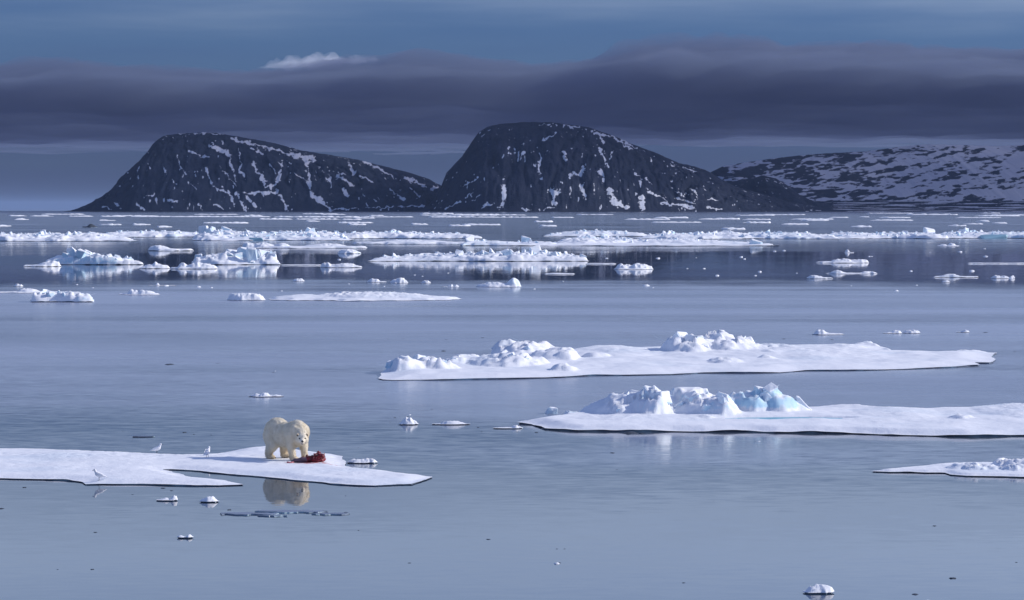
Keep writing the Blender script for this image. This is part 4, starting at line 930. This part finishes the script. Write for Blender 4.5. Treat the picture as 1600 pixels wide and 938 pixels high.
# gulls
M['gull'] = mat_plain('white_plumage', (.80, .80, .82), .8, .2, .06, 30)
M['leg'] = mat_plain('black_leg', (.02, .02, .022), .5)
M['bill'] = mat_plain('slate_bill', (.10, .11, .13), .4)
def gull(label, px, py, yaw, grp, lean=0.0, dark_head=False):
    x, y, _ = P(px, py, .12); z = ground_z(bear_floe, x, y)
    g = bpy.data.objects.new('gull', None); COL.objects.link(g); g.location = (x, y, z); g.rotation_euler = (0, 0, yaw); g.empty_display_size = .1
    tag(g, label, 'gull', grp)
    p = R(22) + lean
    link('body', blend_mesh('body', [('e', (0, 0, .175), (.130, .068, .072), (0, -p, 0)), ('e', (.06, 0, .205), (.075, .062, .075), (0, -p, 0)),
         ('l', [((.09, 0, .23), .050), ((.118, 0, .285), .038), ((.128, 0, .315), .040)]), ('e', (.134, 0, .325), (.044, .036, .037), (0, 0, 0)),
         ('l', [((-.10, 0, .145), .040), ((-.19, 0, .115), .020)])], .009, 4, M['gull']), g)
    for s_ in (-1, 1):
        link('wing', blend_mesh('wing', [('e', (-.03, .062 * s_, .185), (.125, .016, .050), (0, -p * .9, .05 * s_)), ('e', (-.15, .038 * s_, .142), (.10, .012, .024), (0, -p, .22 * s_))], .008, 2, M['gull']), g)
        tube('leg', [((.0, .03 * s_, .13), .009), ((.005, .032 * s_, .07), .006), ((.0, .034 * s_, .012), .006)], M['leg'], g, 6)
        F_ = [(0, 1, 2), (0, 2, 3)]; link('foot', mesh('foot', [(-.012, .034 * s_, .006), (.042, .012 * s_, .005), (.052, .034 * s_, .005), (.042, .056 * s_, .005)], F_, M['leg'], False), g)
        ball('eye', (.155, .028 * s_, .333), (.007, .006, .007), M['black'], g)
    tube('bill', [((.168, 0, .322), .014), ((.195, 0, .318), .010), ((.214, 0, .309), .003)], M['bill'], g, 6)
    link('tail', mesh('tail', [(-.17, -.022, .128), (-.17, .022, .128), (-.285, .034, .088), (-.285, -.034, .088), (-.17, -.022, .116), (-.17, .022, .116), (-.285, .034, .082), (-.285, -.034, .082)], [(0, 1, 2, 3), (7, 6, 5, 4), (0, 4, 5, 1), (1, 5, 6, 2), (2, 6, 7, 3), (3, 7, 4, 0)], M['gull'], False), g)
    return g
GG = 'white gulls on the bear floe'
gull('white gull at the near rim of the bear floe, facing left', 155, 749, R(188), GG)
gull('white gull at the far rim of the bear floe, facing right', 245, 708, R(-8), GG)
gull('upright white gull nearest the bear, seen from behind', 324, 715.5, R(70), GG, .5)

# dark specks and crumbs of ice adrift
def speck_mesh(seed, mat, h):
    r = random.Random(seed); n = 11; V = [(0, 0, h)]; 
    for ring, (k, z) in enumerate(((.6, h * .8), (1.0, -.01))):
        for i in range(n):
            a = 2 * math.pi * i / n; q = k * r.uniform(.55, 1.0); V.append((.5 * q * math.cos(a), .5 * q * math.sin(a), z * r.uniform(.5, 1.3) if ring == 0 else z))
    F = [(0, 1 + i, 1 + (i + 1) % n) for i in range(n)] + [(1 + i, 1 + n + i, 1 + n + (i + 1) % n, 1 + (i + 1) % n) for i in range(n)]
    return mesh('ice_speck', V, F, mat)
DK = [speck_mesh(i, M['dark'], .07) for i in range(5)]; WH = [speck_mesh(20 + i, M['block'], .13) for i in range(5)]
dark = [(149,832,8),(90,890,5),(144,890,9),(640,880,7),(560,829,5),(763,843,9),(870,858,5),(882,858,5),(957,708,10),(964,734,4),(872,880,12),(1460,822,9),(1488,904,17),(1430,929,14),(1588,879,6),(1115,783,3),(1068,911,8),(38,762,10),(255,763,11),(268,767,8),(207,773,5),(2,795,12),(288,676,10),(303,679,5),(192,674,4),(516,753,12),(540,801,9),(358,797,10),(1520,566,0),(265,570,18),(340,568,6),(427,582,6),(693,549,12),(697,531,5),(754,528,7),(596,551,4),(606,530,4),(630,529,3),(747,668,6),(753,675,5),(838,676,9),(808,675,5),(985,677,30),(1002,678,12),(637,651,5),(610,660,4),(675,640,4),(540,775,4),(1120,530,6),(1225,530,8),(1300,531,7),(1350,580,6),(1365,579,6),(1585,550,5),(1540,520,10),(1270,676,12),(1290,677,9),(1180,690,4),(700,716,3),(815,738,3),(420,680,5),(330,680,4),(560,700,4),(617,653,6)]
white = [(640,648.5,5),(430,580,4),(870,881,12),(1186,690,5),(260,447,9),(310,449,10),(330,450,8),(948,404,6),(1028,404,9),(1158,402,8),(1163,405,6),(1088,403,4),(1074,420,5),(1100,420,6),(1187,425,9),(1120,431,9),(1210,393,8),(1225,392,8),(1358,401,5),(1362,401,4),(1423,424,7),(1538,389,7),(1540,401,9),(1500,394,9),(1453,395,4),(1400,455,10),(660,432,5),(648,430,4),(700,427,4),(530,406,8),(120,445,5),(145,450,6),(440,455,5),(1432,446,5),(1245,427,4),(1518,424,12),(1020,450,6),(1010,447,14),(60,466,4),(600,448,5),(545,444,4),(1330,447,4),(1580,436,10),(835,452,5),(880,440,4),(1180,431,6)]
dark = [t for t in dark if t[2] > 0]
dark_lab = ordinal_labels(dark, [(560, 'tiny dark ice speck level with the long floe'), (645, 'tiny dark ice speck between the long floe and the bear'), (662, 'tiny dark ice speck left of the turquoise-hummock floe'), (700, 'tiny dark ice speck level with the bear body'), (780, 'tiny dark ice speck level with the bear floe'), (850, 'tiny dark ice speck below the bear floe'), (999, 'tiny dark ice speck along the bottom')], lambda t: t[1], lambda t: t[0])
white_lab = ordinal_labels(white, [(403, 'tiny white ice crumb under the far rubble band'), (424, 'tiny white ice crumb level with the icebergs'), (432, 'tiny white ice crumb just below the icebergs'), (447, 'tiny white ice crumb above the gently peaked floe'), (600, 'tiny white ice crumb level with the gently peaked floe'), (999, 'tiny white ice crumb in the foreground water')], lambda t: t[1], lambda t: t[0])
for L, pool, labs, gr in ((dark, DK, dark_lab, 'dark ice specks on the open water'), (white, WH, white_lab, 'white ice crumbs on the open water')):
    for i, (x, y, w) in enumerate(L):
        X_, Y_, _ = P(x, y); s_ = w * Y_ / FPX
        o = link('ice_speck', pool[i % 5], None, (X_, Y_, 0.0), (0, 0, random.uniform(-.3, .3)), (s_, s_ * random.uniform(1.0, 1.8), min(1.4, s_ * 1.2)))
        tag(o, labs[i], 'ice speck', gr)
